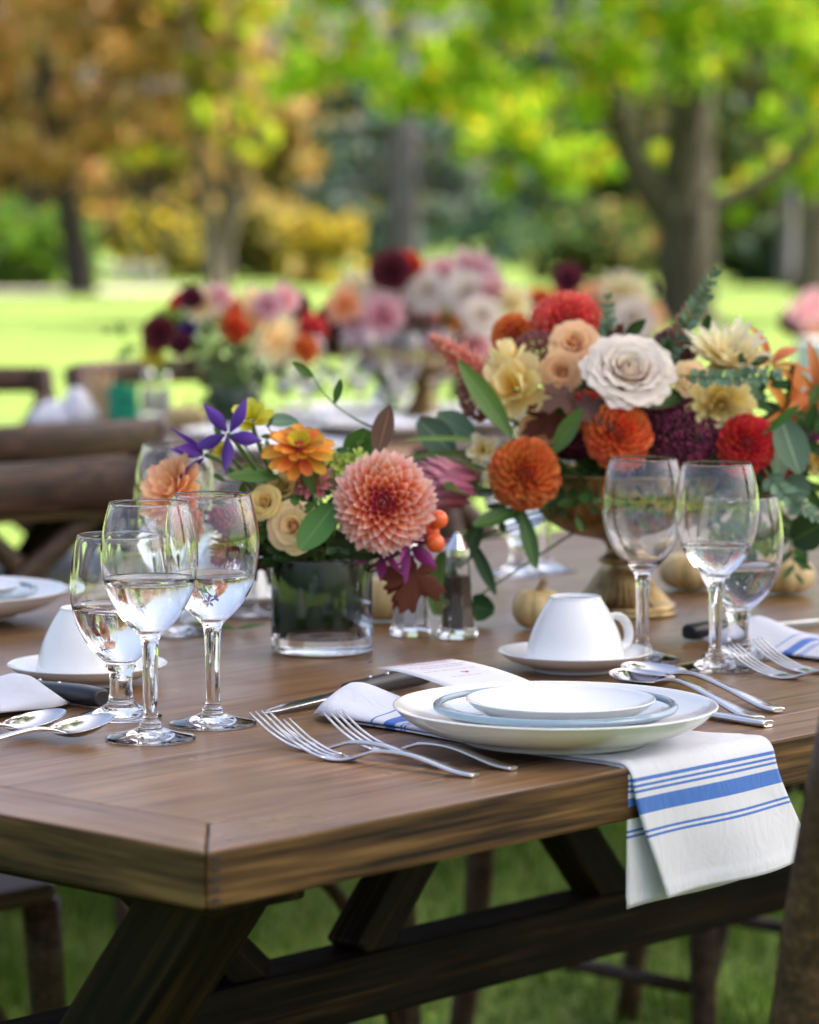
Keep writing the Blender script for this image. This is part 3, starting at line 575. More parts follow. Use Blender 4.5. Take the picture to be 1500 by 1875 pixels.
cup_p = smoothprof([(0, .0585), (.020, .0585), (.0215, .060), (.0232, .0598), (.0238, .0575), (.030, .0475), (.0385, .030), (.0430, .014), (.0452, .001), (.0450, 0), (.0436, .0008), (.0415, .014), (.037, .029), (.029, .045), (.018, .0545), (0, .055)], 3)
ME_cup = mesh('cup_body', *lathe(cup_p, 56), M_china)
ME_hand = mesh('handle', *tube(bez([(.036, 0, .036), (.060, 0, .048), (.074, 0, .020), (.066, 0, .002), (.043, 0, .011)], 16), [.0045] * 17, 10, flat=.62), M_china)
sp = smoothprof([(0, .003), (.032, .003), (.034, 0), (.038, 0), (.040, .003), (.060, .010), (.069, .0165), (.0695, .0175), (.068, .0175), (.058, .0125), (.042, .0065), (.02, .0055), (0, .0055)], 2)
ME_sauc = mesh('saucer', *lathe(sp, 64), M_china)
def cup(pos, hand, which):
    tag(ob('saucer', ME_sauc, None, pos), 'white saucer ' + which, 'saucer', 'white saucers')
    c = thing('coffee_cup', 'white cup turned upside down ' + which, 'cup', Matrix.Translation(Vector(pos) + Vector((0, 0, .0065))) @ RZ(hand), 'white cups upside down on saucers')
    ob('cup_body', ME_cup, c); ob('handle', ME_hand, c)
cup(on(1053, 1226), R(38), 'in front of the brass bowl')
cup(on(160, 1250), R(65), 'behind the goblet at the left')
cup(TP(.93, .93), R(90), 'across the table behind the vase')
# cutlery
def loft(pts, n=10):
    v, f = [], []
    for x, z, hw, ht in pts:
        for k in range(n):
            a = 2 * math.pi * k / n; c, s_ = math.cos(a), math.sin(a)
            v.append((x, hw * math.copysign(abs(c) ** .6, c), z + ht * math.copysign(abs(s_) ** .8, s_)))
    m_ = len(pts)
    for i in range(m_ - 1):
        for k in range(n):
            j = (k + 1) % n; f.append((i * n + k, (i + 1) * n + k, (i + 1) * n + j, i * n + j))
    f.append(tuple(range(n))); f.append(tuple(range(m_ * n - 1, (m_ - 1) * n - 1, -1))); return v, f
def spl(pts, k=4):
    out = []; P = [np.array(p, float) for p in pts]
    for i in range(len(P) - 1):
        p0, p1, p2, p3 = P[max(i - 1, 0)], P[i], P[i + 1], P[min(i + 2, len(P) - 1)]
        for j in range(k):
            t = j / k; out.append(.5 * (2 * p1 + (p2 - p0) * t + (2 * p0 - 5 * p1 + 4 * p2 - p3) * t * t + (3 * p1 - p0 - 3 * p2 + p3) * t ** 3))
    out.append(P[-1]); return [tuple(q) for q in out]
ME_fh = mesh('handle', *loft(spl([(0, .0022, .0030, .0010), (.002, .0022, .0058, .0018), (.02, .0035, .0056, .0018), (.06, .0105, .0040, .0017), (.092, .0100, .0026, .0017), (.108, .0055, .0036, .0016), (.118, .0022, .0080, .0013), (.128, .0012, .0116, .0011), (.138, .0020, .0122, .0010), (.1385, .0021, .0121, .0007)])), M_steel)
ME_ft = [mesh('tine', *loft(spl([(.137, .0019, .0022, .0010), (.150, .0042, .0017, .0010), (.168, .0110, .0015, .0010), (.184, .0205, .0012, .0009), (.190, .0245, .0005, .0005)], 3), 8), M_steel)]
def fork(M, label):
    t = thing('dinner_fork', label, 'fork', M, 'forks'); ob('handle', ME_fh, t)
    for k in range(4): ob('tine', ME_ft[0], t, (0, (k - 1.5) * .0066, 0))
    return t
def spoon_me(tilt=.16):
    v, f = [], []; nr, na = 6, 28
    for side in (0, 1):
        for i in range(nr + 1):
            r = i / nr
            for k in range(na):
                a = 2 * math.pi * k / na; e = 1 + .12 * math.cos(a)
                z = .0016 + .0088 * r ** 2.2 + (0.0012 if side else 0) * (1 - .5 * r) + tilt * (.0285 + .0285 * r * math.cos(a)) - .0022 * tilt / .16
                v.append((.152 + .0285 * r * math.cos(a), .0195 * r * math.sin(a) * (1.06 - .1 * math.cos(a)), z))
    m_ = (nr + 1) * na
    for i in range(nr):
        for k in range(na):
            j = (k + 1) % na; q = (i * na + k, i * na + j, (i + 1) * na + j, (i + 1) * na + k)
            f.append(tuple(q[::-1])); f.append(tuple(x + m_ for x in q))
    for k in range(na):
        j = (k + 1) % na; f.append((nr * na + k, nr * na + j, m_ + nr * na + j, m_ + nr * na + k))
    return mesh('bowl', v, f, M_steel)
ME_sb = spoon_me(); ME_sbf = spoon_me(.03); ME_sh = mesh('handle', *loft(spl([(0, .0022, .0030, .0010), (.002, .0022, .0062, .0018), (.02, .0032, .0058, .0018), (.06, .0095, .0040, .0017), (.098, .0135, .0024, .0018), (.116, .0125, .0030, .0016), (.126, .0100, .0060, .0010), (.132, .0078, .0085, .0006)])), M_steel)
def spoon(M, label, k=1.0, bowl=None):
    M = M @ Matrix.Scale(k, 4)
    t = thing('teaspoon', label, 'spoon', M, 'spoons'); ob('handle', ME_sh, t); ob('bowl', bowl or ME_sb, t); return t
ME_kh = mesh('handle', *loft(spl([(0, .009, .004, .004), (.003, .009, .0095, .0075), (.03, .0092, .0098, .0082), (.07, .0085, .0085, .0072), (.105, .0078, .0100, .0068), (.110, .0078, .0085, .0060)]), 14), M_black)
ME_kb = mesh('blade', *loft(spl([(.109, .0075, .0070, .0010), (.125, .0070, .0090, .0009), (.18, .0055, .0095, .0008), (.21, .0040, .0070, .0007), (.225, .0030, .0010, .0005)]), 8), M_steel)
ME_kr = mesh('rivet', *lathe([(0, .0005), (.0012, .0004), (.0016, 0), (.0016, -.001)], 12), M_steel)
def knife(M, label):
    t = thing('steak_knife', label, 'knife', M, 'black handled knives'); h = ob('handle', ME_kh, t); ob('blade', ME_kb, t)
    for x in (.03, .055, .08): ob('rivet', ME_kr, h, (x, 0, .0168))
    return t
def cut_M(a, b):      # lies from table point a (handle end) towards b (tip); (s,t) pairs
    p, q = TP(*a), TP(*b); d = q - p; return Matrix.Translation(p) @ RZ(math.atan2(d.y, d.x))
fork(cut_M((.344, .100), (.336, .30)), 'leftmost of the three forks beside the striped napkin')
fork(cut_M((.326, .056), (.316, .25)), 'middle fork of three, its handle closest to the camera')
fork(cut_M((.368, .056), (.374, .25)), 'fork of three lying nearest the striped napkin')
fork(cut_M((.905, .07), (.90, .27)), 'left fork of the pair at right beyond the goblet')
fork(cut_M((.945, .075), (.945, .27)), 'right fork of the pair near the right picture edge')
spoon(cut_M((.10, .405), (.26, .398)), 'front spoon of the pair at the left edge, below the wine glass')
spoon(cut_M((.09, .447), (.26, .443)), 'rear spoon of the pair at the left picture edge')
def px_M(a, b):
    p, q = on(*a), on(*b); d = q - p; return Matrix.Translation(p) @ RZ(math.atan2(d.y, d.x))
spoon(px_M((1388, 1322), (1085, 1243)), 'spoon behind the plate stack, bowl left of its pair', 1.25, ME_sbf)
spoon(px_M((1426, 1306), (1120, 1236)), 'spoon right of the plate stack, handle farthest right', 1.25, ME_sbf)
tt = thing('table_knife', 'plain steel table knife tucked beside the right rim of the plate', 'knife', cut_M((.662, .042), (.69, .24)))
ob('handle', mesh('handle', *loft(spl([(0, .003, .004, .002), (.003, .003, .0075, .003), (.04, .003, .0068, .003), (.085, .003, .0055, .0027), (.095, .003, .006, .002)])), M_steel), tt)
ob('blade', mesh('blade', *loft(spl([(.094, .003, .0065, .0012), (.12, .003, .009, .0009), (.18, .0025, .0095, .0008), (.2, .002, .004, .0006)])), M_steel), tt)
def knife_at(a, b, label): return knife(cut_M(a, b), label)
knife_at((.655, .405), (.43, .378), 'black handled knife lying behind the striped napkin, blade to the left')
knife_at((.372, .508), (.378, .74), 'black handled knife beside rolled napkin at left edge')
knife_at((.62, .845), (.86, .86), 'blurred black handled knife across the table at the left edge')
knife_at((1.04, .415), (1.26, .40), 'black handled knife at the right edge above white napkin')
# napkins
b0 = .105 - .028
B1 = [(b0, b0 + .0014), (b0 + .0035, b0 + .0049), (b0 + .007, b0 + .0084), (b0 + .0135, b0 + .026), (b0 + .0315, b0 + .0329), (b0 + .035, b0 + .0364), (b0 + .0385, b0 + .0399)]
e0 = .352 + .004
B2 = [(e0 - .001, e0 + .0004), (e0 + .0025, e0 + .0039), (e0 + .006, e0 + .0074), (e0 + .0125, e0 + .0245), (e0 + .031, e0 + .0324), (e0 + .0355, e0 + .0369), (e0 + .040, e0 + .0414)]
M_nap = cloth('striped napkin linen', B1 + B2); M_nap2 = cloth('plain napkin linen', B1)
def napkin_sheet(name, length_t, hang, half, cen, zoff, puff, seed, nu=36, nv=90):
    """table-local sheet: lies from t=length_t to t=0 at its centre line then hangs over the edge; half(l), cen(l) give half width / centre s"""
    g_ = random.Random(seed); Ltot = length_t + hang; v, uv, f = [], [], []; rr = .010
    for j in range(nv + 1):
        l = Ltot * j / nv
        for i in range(nu + 1):
            u = i / nu * 2 - 1; hw = half(l)
            s = cen(l) + u * hw
            x = l - length_t               # >0 past the edge
            if x < -rr: t_, z = -x, .76 + zoff
            elif x < rr * .57:
                a = (x + rr) / (rr * 1.57) * math.pi / 2; t_ = rr - (rr + zoff) * math.sin(a); z = .76 - rr + (rr + zoff) * math.cos(a)
            else: t_, z = -zoff, .76 - rr - (x - rr * .57)
            # puffed gathered end and soft waves
            e = max(0, 1 - l / .10)
            if puff:
                z += puff * (1 - u * u) ** .6 * (1 - math.exp(-l / .012)) * math.exp(-max(0, l - .02) / .055)
                z += .0035 * math.sin(u * 5 + 1) * math.exp(-l / .09) * (1 - math.exp(-l / .02))
                t_ += -.012 * u * u * math.exp(-l / .03)
            if x > 0:
                k = min(1, x / hang)
                t_ -= k * (.006 * math.sin(u * 2.2 + .6) + (.0025 if puff else .001)* math.sin(u * 4.5 + seed)) + (.012 if puff else .0) * k
                z += .004 * u * k
            elif not puff or l > .1:
                z += .0012 * math.sin(u * 6 + l * 25) * (1 if abs(x) > .02 else 0) * .5
            if Ltot - .0085 < l: t_ -= .0009
            v.append((s, t_, z)); uv.append((s * 2, l))
    for j in range(nv):
        for i in range(nu):
            a = j * (nu + 1) + i; f.append((a, a + nu + 1, a + nu + 2, a + 1))
    return v, f, uv
def lerp(pts):
    def fn(l):
        for (a, b), (c, d) in zip(pts, pts[1:]):
            if l <= c: k = max(0, (l - a) / (c - a)); k = k * k * (3 - 2 * k); return b + (d - b) * k
        return pts[-1][1]
    return fn
nk = thing('napkin', 'white linen napkin with blue stripes draped over the table edge under the plates', 'napkin', TM.copy(), 'linen napkins')
v, f, uv = napkin_sheet('front', .352, .092, lerp([(0, .036), (.03, .045), (.12, .045), (.30, .078), (.352, .087), (.46, .088)]), lerp([(0, .485), (.12, .492), (.30, .508), (.352, .520), (.46, .556)]), .0042, .026, 1, 40, 160)
o = ob('front_layer', mesh('front_layer', v, f, M_nap, uv), nk); md = o.modifiers.new('thickness', 'SOLIDIFY'); md.thickness = .0016; md.offset = -1
v, f, uv = napkin_sheet('under', .30, .098, lerp([(0, .045), (.25, .078), (.31, .086), (.42, .092)]), lerp([(0, .495), (.25, .510), (.31, .518), (.42, .530)]), .0016, 0, 2)
uv = [(a, b + .052) for a, b in uv]
o = ob('under_layer', mesh('under_layer', v, f, M_nap, uv), nk); md = o.modifiers.new('thickness', 'SOLIDIFY'); md.thickness = .0012; md.offset = -1
# stitched hem
v, f = tube([(.466 + .17 * k / 20, -.0185 - .010 * (math.sin((k / 10 - 1) * 2.6 + .6) + .35 * math.sin((k / 10 - 1) * 7 + 1)) * .86, .668 + .004 * (k / 10 - 1)) for k in range(21)], .0006, 6)
def rolled_napkin(label, M, L_):
    v, f, uv = [], [], []; nu, nv = 24, 40
    for j in range(nv + 1):
        l = j / nv
        for i in range(nu + 1):
            u = i / nu * 2 - 1; hw = .045 + .012 * l - .012 * math.exp(-l * 30)
            z = .003 + .026 * (1 - u * u) ** .6 * (1 - math.exp(-l * 28)) * math.exp(-max(0, l - .06) * 5.0) + .002 * math.sin(u * 5 + l * 9)
            v.append((u * hw, -l * L_ - .012 * u * u * math.exp(-l * 12) * -1, max(z, .002))); uv.append((u * .1, l * L_))
    for j in range(nv):
        for i in range(nu):
            a = j * (nu + 1) + i; f.append((a, a + nu + 1, a + nu + 2, a + 1))
    n_ = tag(ob('napkin', mesh('napkin', v, f, M_nap2, uv), None, M), label, 'napkin', 'linen napkins')
    md = n_.modifiers.new('thickness', 'SOLIDIFY'); md.thickness = .002; md.offset = 1
rolled_napkin('white napkin with puffed end at the left picture edge', TM @ Matrix.Translation((.355, .575, .76)) @ RZ(-math.pi / 2), .30)
rolled_napkin('white napkin with puffed end at the right picture edge', TM @ Matrix.Translation((1.06, .375, .76)), .30)
# menu card
T_ = Vector((.0357, 2.772, .7965)); wd = Vector((-.82, -.57, -.02)).normalized(); dd = Vector((.57, -.82, -.062)).normalized(); nn = wd.cross(dd).normalized()
if nn.z < 0: nn = -nn
CM = basis(-wd, dd, (-wd).cross(dd), T_ + wd * .076)     # x along the short side, y down the card
cd = thing('menu_card', 'white menu card with faint rose lettering tucked under the small plate', 'card', CM)
v, f = [], []
for j in range(9):
    for i in range(7):
        v.append((i / 6 * .076, j / 8 * .118, .003 * (j / 8 - .5) ** 2 * 4 - .0015))
f = [(j * 7 + i, j * 7 + i + 1, (j + 1) * 7 + i + 1, (j + 1) * 7 + i) for j in range(8) for i in range(6)]
o = ob('card_sheet', mesh('card_sheet', v, f, M_card), cd); md = o.modifiers.new('thickness', 'SOLIDIFY'); md.thickness = .0004
sgn = -1 if ((-wd).cross(dd)).z < 0 else 1
cu = bpy.data.curves.new('title', 'FONT'); cu.body = 'Constance'; cu.size = .0125; cu.shear = .3; cu.align_x = 'CENTER'
tmp = bpy.data.objects.new('title', cu); col.objects.link(tmp); bpy.context.view_layer.update()
tm = bpy.data.meshes.new_from_object(tmp.evaluated_get(bpy.context.evaluated_depsgraph_get())); bpy.data.objects.remove(tmp)
tm.materials.clear(); tm.materials.append(M_ink)
ob('title_lettering', tm, cd, Matrix.Translation((.038, .016, sgn * .0022)) @ Matrix.Diagonal((1, -1, 1, 1)))
g4 = random.Random(4); mb = MB()
for y, xa, xb in ((.027, .012, .064), (.034, .02, .056), (.047, .014, .062), (.053, .022, .054), (.066, .016, .060), (.072, .024, .052)):
    x = xa
    while x < xb:
        wl = g4.uniform(.003, .008); z = sgn * .0018
        mb.add([(x, y, z), (x + wl, y, z), (x + wl, y + .0011, z), (x, y + .0011, z)], [(0, 1, 2, 3)]); x += wl + .0014
ob('text_lines', mesh('text_lines', mb.v, mb.f, M_ink, smooth=False), cd)
hp = [(0, 0), (.0022, -.0024), (.0040, -.0010), (.0030, .0016), (0, .0048), (-.0030, .0016), (-.0040, -.0010), (-.0022, -.0024)]
ob('heart_mark', mesh('heart_mark', [(.046 + x, .060 + y, sgn * .002) for x, y in hp], [tuple(range(8))], M_ink2, smooth=False), cd)
# salt and pepper
def shaker(pos, label, fill):
    t = thing('shaker', label, 'shaker', Matrix.Translation(pos) @ RZ(.3), 'glass shakers')
    def fac(p): 
        v, f = lathe(p, 8); return v, f
    b = [(0, .001), (.0205, .001), (.0215, .004), (.018, .012), (.0158, .03), (.0112, .0785), (.0104, .0805), (.0094, .0805), (.0102, .076), (.0145, .03), (.0150, .010), (0, .009)]
    ob('glass_body', mesh('glass_body', *fac(b), M_glass, smooth=False), t)
    lv = .060; c = [(0, .0092), (.0146, .0104), (.0142, .03), (.0122, lv), (0, lv + .002)]
    ob('contents', mesh('contents', *fac(c), fill, smooth=False), t)
    ob('cap', mesh('cap', *lathe([(.0114, .0790), (.0118, .080), (.0118, .0865), (.0092, .0905), (.0040, .1000), (.0022, .1025), (0, .103)], 10), M_chrome, smooth=False), t)
shaker(on(838, 1168), 'glass pepper shaker with faceted sides beside the bowl leaves', M_pepper)
shaker(on(752, 1163), 'glass salt shaker half hidden by the burgundy leaf', M_salt)
# pumpkins
def pumpkin(pos, r, h, label, tilt=0):
    n, m_ = 72, 14; v, f = [], []
    for j in range(m_ + 1):
        a = math.pi * j / m_
        for i in range(n):
            ph = 2 * math.pi * i / n; rib = 1 - .075 * (abs(math.cos(ph * 5)) ** 6) - .01 * math.sin(ph * 3)
            rr_ = math.sin(a) ** .8 * r * rib; z = -math.cos(a) * h / 2 * (1 if a < 2 else 1) + h / 2
            dip = .16 * h * math.exp(-(math.sin(a) / .28) ** 2)
            z += -dip if a > 1.57 else dip
            v.append((rr_ * math.cos(ph), rr_ * math.sin(ph), z - .16 * h * 0))
    for j in range(m_):
        for i in range(n): f.append((j * n + i, j * n + (i + 1) % n, (j + 1) * n + (i + 1) % n, (j + 1) * n + i))
    t = thing('mini_pumpkin', label, 'pumpkin', Matrix.Translation(Vector(pos) + Vector((0, 0, -.0005 + math.sin(abs(tilt)) * r * .75))) @ Matrix.Rotation(tilt, 4, 'X'), 'small pale pumpkins')
    ob('flesh', mesh('flesh', v, f, M_pump), t)
    ob('stem', mesh('stem', *tube(bez([(0, 0, h * .74), (0, 0, h * .95), (.25 * r, -.06 * r, h * 1.16)], 6), [.0065, .005, .0042, .0038, .0036, .0036, .0042], 7), M_pstem), t)
pumpkin(on(985, 1152), .026, .042, 'pale pumpkin peeking out behind the white cup')
pumpkin(on(1262, 1080), .034, .042, 'pale ribbed pumpkin between the two right wine glasses')
pumpkin(on(1438, 1088), .032, .042, 'pale ribbed pumpkin below the trailing greenery at right')
pumpkin(on(702, 1138), .027, .048, 'pale pumpkin partly hidden behind the green vase')

# ------------------------------------------------------------------ vessels
VZ = on(590, 1192); VR = .0475
vs = thing('glass_vase', 'clear cylinder vase lined with a dark green leaf', 'vase', Matrix.Translation(VZ))
vp = [(0, .0006), (.044, .0006), (.0472, .0018), (VR, .004), (VR, .088), (.0472, .0892), (.0460, .0896), (.0448, .0892), (.0446, .088), (.0446, .016), (.042, .0142), (0, .0138)]
ob('glass_body', mesh('glass_body', *lathe(vp, 72), M_glass), vs)
lv, lf = [], []
for j in range(2):
    for i in range(73):
        a = 2 * math.pi * i / 72; r = .0449 - .0004 * (i / 72)
        z = (.0225 + .005 * math.sin(a + 2.2) + .0015 * math.sin(3 * a)) if j == 0 else .086
        lv.append((r * math.cos(a), r * math.sin(a), z))
lf = [(i, i + 1, 73 + i + 1, 73 + i) for i in range(72)]
o = ob('leaf_lining', mesh('leaf_lining', lv, lf, M_liner), vs); md = o.modifiers.new('thickness', 'SOLIDIFY'); md.thickness = .0020
CB = on(1140, 1122)
cb = thing('brass_compote', 'aged brass fluted pedestal bowl holding the large bouquet', 'bowl', Matrix.Translation(CB))
def fluted(p, n=160, k=40, amp=.03, z0=0, z1=9):
    v, f = lathe(p, n); out = []
    for x, y, z in v:
        r = math.hypot(x, y); a = math.atan2(y, x); q = 1 - (amp * abs(math.sin(a * k / 2)) ** .7 if z0 < z < z1 else 0); out.append((x * q, y * q, z))
    return out, f
ob('foot', mesh('foot', *fluted(smoothprof([(0, .001), (.052, .001), (.054, .003), (.054, .009), (.050, .012), (.044, .018), (.036, .028), (.028, .040), (.022, .048), (.0205, .052)], 3), amp=.035, z0=.0115, z1=.048), M_gold), cb)
ob('stem', mesh('stem', *lathe(smoothprof([(.0205, .051), (.025, .0535), (.0255, .0565), (.021, .060), (.0165, .064), (.018, .071), (.026, .077)], 3), 64), M_gold), cb)
ob('bowl', mesh('bowl', *fluted(smoothprof([(.0, .0755), (.026, .0765), (.055, .083), (.078, .096), (.090, .112), (.094, .130), (.096, .142), (.0985, .145), (.0975, .147), (.094, .143), (.090, .125), (.07, .1), (.03, .086), (0, .085)], 3), amp=.03, z0=.078, z1=.138), M_gold), cb)

# ------------------------------------------------------------------ flowers
def petal(Lp, W, m, kind='point', cup=.25, curl=.1, nu=4, nv=6, wav=0.0, roll=0.0):
    v, f, uv = [], [], []
    for j in range(nv + 1):
        q = j / nv
        if kind == 'point': pr = (math.sin(math.pi * min(q, .999) ** .72) ** .75) * (1 - .25 * q) + .10 * (1 - q)
        elif kind == 'round': pr = min(1, .30 + 1.15 * q) * (1 - max(0, q - .62) ** 2.4 * 5.6)
        elif kind == 'spoon': pr = .35 + .85 * math.sin(math.pi * min(.5, q * .62)) * (1 - max(0, q - .72) ** 2 * 9.0)
        elif kind == 'star': pr = math.sin(math.pi * min(max(q, .03), .99) ** .8) ** 1.25 + .05 * (1 - q)
        elif kind == 'blade': pr = math.sin(math.pi * min(max(q, .03), .985)) ** .7
        else: pr = math.sin(math.pi * min(max(q, .04), .97)) ** .55
        pr = max(pr, .02)
        for i in range(nu + 1):
            u = i / nu * 2 - 1
            x = u * W / 2 * pr; z = cup * W * u * u * pr + curl * Lp * q * q + wav * W * math.sin(u * 5 + q * 4) * q
            if roll: x *= (1 - roll * abs(u) * .5)
            v.append((x, q * Lp, z)); uv.append((i / nu, q))
    for j in range(nv):
        for i in range(nu):
            a = j * (nu + 1) + i; f.append((a, a + 1, a + nu + 2, a + nu + 1))
    return mesh('petal', v, f, m, uv)
def pm(base, d, nrm, sc_=(1, 1, 1)):
    d = Vector(d).normalized(); nrm = Vector(nrm); nrm = nrm - d * nrm.dot(d)
    nrm = nrm.normalized() if nrm.length > 1e-5 else d.orthogonal().normalized()
    return basis(d.cross(nrm), d, nrm, base) @ Matrix.Diagonal((*sc_, 1))
GA = 2.399963
def sph(th, ph): return Vector((math.sin(th) * math.cos(ph), math.sin(th) * math.sin(ph), math.cos(th)))
def dahlia(Rr, N_, big, small=None, thmax=R(118), flat=.72, r0=.42, g_=rnd, in_tilt=.0, start=.0, lenk=1.0, widk=1.0):
    out = []
    for i in range(N_):
        fr = start + (1 - start) * (i + .5) / N_; th = thmax * fr ** .56; ph = i * GA + g_.uniform(-.05, .05)
        d = sph(th, ph); nrm = Vector((0, 0, 1)) - d * d.z
        if nrm.length < .12: nrm = Vector((-math.cos(ph), -math.sin(ph), .2))
        ln = .42 + .58 * min(1, fr * 1.7)
        b = Vector((d.x, d.y, d.z * flat)) * Rr * r0
        dd_ = Vector((d.x, d.y, d.z * (1 - .15) + in_tilt)) + Vector((g_.gauss(0, .065), g_.gauss(0, .065), g_.gauss(0, .065)))
        me_ = small if (small is not None and fr < .07) else big
        k = Rr * (1 - r0) * ln * lenk * g_.uniform(.88, 1.08)
        out.append((me_, pm(b, dd_, nrm, (Rr * ln * widk, k, Rr * ln * widk))))
    return out
def rosepetal(rb, rt, zt, span, m, ruffle=0, curl=.1, nu=10, nv=7, seed=0):
    v, f, uv = [], [], []
    for j in range(nv + 1):
        q = j / nv
        for i in range(nu + 1):
            u = i / nu * 2 - 1; qq = q * (1 - .12 * u * u)
            r = rb + (rt - rb) * qq ** 1.25 + curl * rt * max(0, qq - .72) ** 1.5 * 4 + ruffle * rt * math.sin(u * 6.5 + seed) * qq ** 2
            z = zt * math.sin(qq * math.pi / 2) - curl * rt * max(0, qq - .8) * 1.6
            a = u * span * (.35 + .65 * math.sin(min(1, q * 1.5) * math.pi / 2)) ; a = u * span if q > .3 else u * span * (.5 + .5 * q / .3)
            v.append((r * math.cos(a), r * math.sin(a), z)); uv.append((i / nu, q))
    for j in range(nv):
        for i in range(nu):
            a = j * (nu + 1) + i; f.append((a, a + 1, a + nu + 2, a + nu + 1))
    return mesh('petal', v, f, m, uv)
def rose(Rr, m, rings=6, ruffle=.02, curl=.14, h=.95, g_=rnd, tight=.55):
    out = []; bud = rosepetal(Rr * .13, Rr * .045, Rr * h * 1.0, math.pi / 3 * 1.5, m, .0, .0)
    for i in range(4): out.append((bud, RZ(i * 1.9) @ Matrix.Translation((.015 * Rr * i, 0, -.02 * Rr * i)) @ Matrix.Diagonal((1 + .22 * i, 1 + .22 * i, 1, 1))))
    for k in range(rings):
        fr = (k + 1) / rings; rt = Rr * (.10 + .90 * fr ** 1.05); zt = Rr * h * (1 - .50 * max(0, fr - .35) ** 1.3)
        n_ = 3 + (k + 1) // 2
        me_ = rosepetal(Rr * .06 + rt * tight * .45, rt, zt, math.pi / n_ * 1.35, m, ruffle * (1 if k else .3), curl * fr, seed=k * 1.7)
        for i in range(n_):
            out.append((me_, RZ(2 * math.pi * i / n_ + k * 1.3 + g_.uniform(-.12, .12)) @ Matrix.Translation((0, 0, g_.uniform(-.03, .03) * Rr)) @ Matrix.Rotation(g_.uniform(-.06, .1), 4, 'Y')))
    return out
def mcoords(me_):
    a = np.empty(len(me_.vertices) * 3, np.float32); me_.vertices.foreach_get('co', a); return a.reshape(-1, 3)
def joined(name, parts_, M_extra=None):
    V, F, U, MI, mats_ = [], [], [], [], []; base = 0
    for me_, M in parts_:
        c = mcoords(me_); A = np.array(M); c = c @ A[:3, :3].T + A[:3, 3]; V += c.tolist()
        if me_.uv_layers:
            uvv = np.zeros((len(c), 2), np.float32)
            for lp, dt in zip(me_.loops, me_.uv_layers[0].data): uvv[lp.vertex_index] = dt.uv
            U += uvv.tolist()
        else: U += [(.5, .5)] * len(c)
        mt = me_.materials[0]
        if mt not in mats_: mats_.append(mt)
        for p in me_.polygons: F.append([base + i for i in p.vertices]); MI.append(mats_.index(mt))
        base += len(c)
    return mesh(name, V, F, mats_, U, True, MI)
def stem_to(root, target, r=.0022, m=G_stem, via=None):
    inv = root.matrix_basis.inverted(); p0 = root.matrix_basis.translation.copy(); t_ = Vector(target)
    ax = root.matrix_basis.to_3x3() @ Vector((0, 0, -1))
    pts = [p0, p0 + ax * min(.03, (t_ - p0).length * .4), t_ + Vector((0, 0, .02)), t_]
    v, f = tube([inv @ q for q in bez(pts, 8)], r, 6); ob('stem', mesh('stem', v, f, m), root)
VT = VZ + Vector((0, 0, .055)); CT = CB + Vector((0, 0, .115))
def bloom(name, label, cat, pos, ax, parts_, target, group=None, roll=0, each=True, core=None, stem=True):
    t = thing(name, label, cat, facing(pos, ax, roll), group)
    if each:
        for me_, M in parts_: ob('petal', me_, t, M)
    else: ob('petals', joined('petals', parts_), t)
    if name == 'dahlia':
        rr_ = max(M.translation.length for _, M in parts_) * 1.0; mt_ = parts_[0][0].materials[0]
        v, f = lathe([(rr_ * math.sin(math.pi * i / 8), -rr_ * .8 * math.cos(math.pi * i / 8)) for i in range(9)], 16); ob('flower_core', mesh('core', v, f, mt_, [(.5, .02)] * len(v)), t)
    if stem: stem_to(t, target)
    return t
def ball(r, m, n=12, k=7): return mesh('core', *lathe([(r * math.sin(math.pi * i / k), -r * math.cos(math.pi * i / k)) for i in range(k + 1)], n), m, [(.5, .1)] * (2 + n * (k - 1)) if False else None)
pxm = lambda px_, D: px_ * D / FPX
# unit petals (scaled per bloom): width & length given as fractions
U_hero = petal(1, .36, P_hero, 'point', .30, .10); U_heroc = petal(1, .34, P_heroc, 'point', .42, .08)
def spoonset(m): return petal(1, .30, m, 'spoon', .55, .02, 4, 5)
U_or, U_orr, U_red, U_cor = spoonset(P_orange), spoonset(P_orred), spoonset(P_red), spoonset(P_coral)
U_peach = petal(1, .40, P_peach, 'round', .22, .16, 4, 6, .03); U_cream = petal(1, .34, P_cream, 'point', .25, .10, 4, 6, .02); U_creamy = petal(1, .46, P_creamy, 'round', .22, .22, 5, 6, .04)
U_pink = petal(1, .36, P_pink, 'point', .25, .1); U_zin = petal(1, .42, P_zin, 'round', .12, .02, 4, 4); U_ziny = petal(1, .40, P_ziny, 'spoon', .4, .1, 3, 4)
FB = 'flowers in the leaf lined vase'; FC = 'flowers in the brass bowl'
to_cam = Vector((0, -1, .12))
# --- vase bouquet
D0 = VZ.y
bloom('dahlia', 'big coral pink ball dahlia with pale petal tips over the vase', 'flower', at(703, 921, D0 - .075), (-.03, -1, .10), dahlia(pxm(98, D0 - .07), 210, U_hero, U_heroc, R(118), .72, .50, widk=.92, lenk=1.0), VT, FB)
bloom('dahlia', 'peach dahlia leaning out left behind the wine glasses', 'flower', at(322, 903, D0 - .06), (-.55, -.62, .5), dahlia(pxm(72, D0), 46, U_peach, None, R(100), .4, .12, in_tilt=.1), VT, FB)
bloom('dahlia', 'second peach dahlia low at left, seen through the wine glass', 'flower', at(345, 952, D0 - .03), (-.6, -.7, -.2), dahlia(pxm(52, D0), 36, U_peach, None, R(100), .4, .12, in_tilt=.1), VT, FB)
bloom('rose', 'open apricot rose just above the vase rim', 'flower', at(545, 968, D0 - .052), (-.25, -1, .22), rose(pxm(46, D0), P_rose, 7, .015, .2), VT, FB)
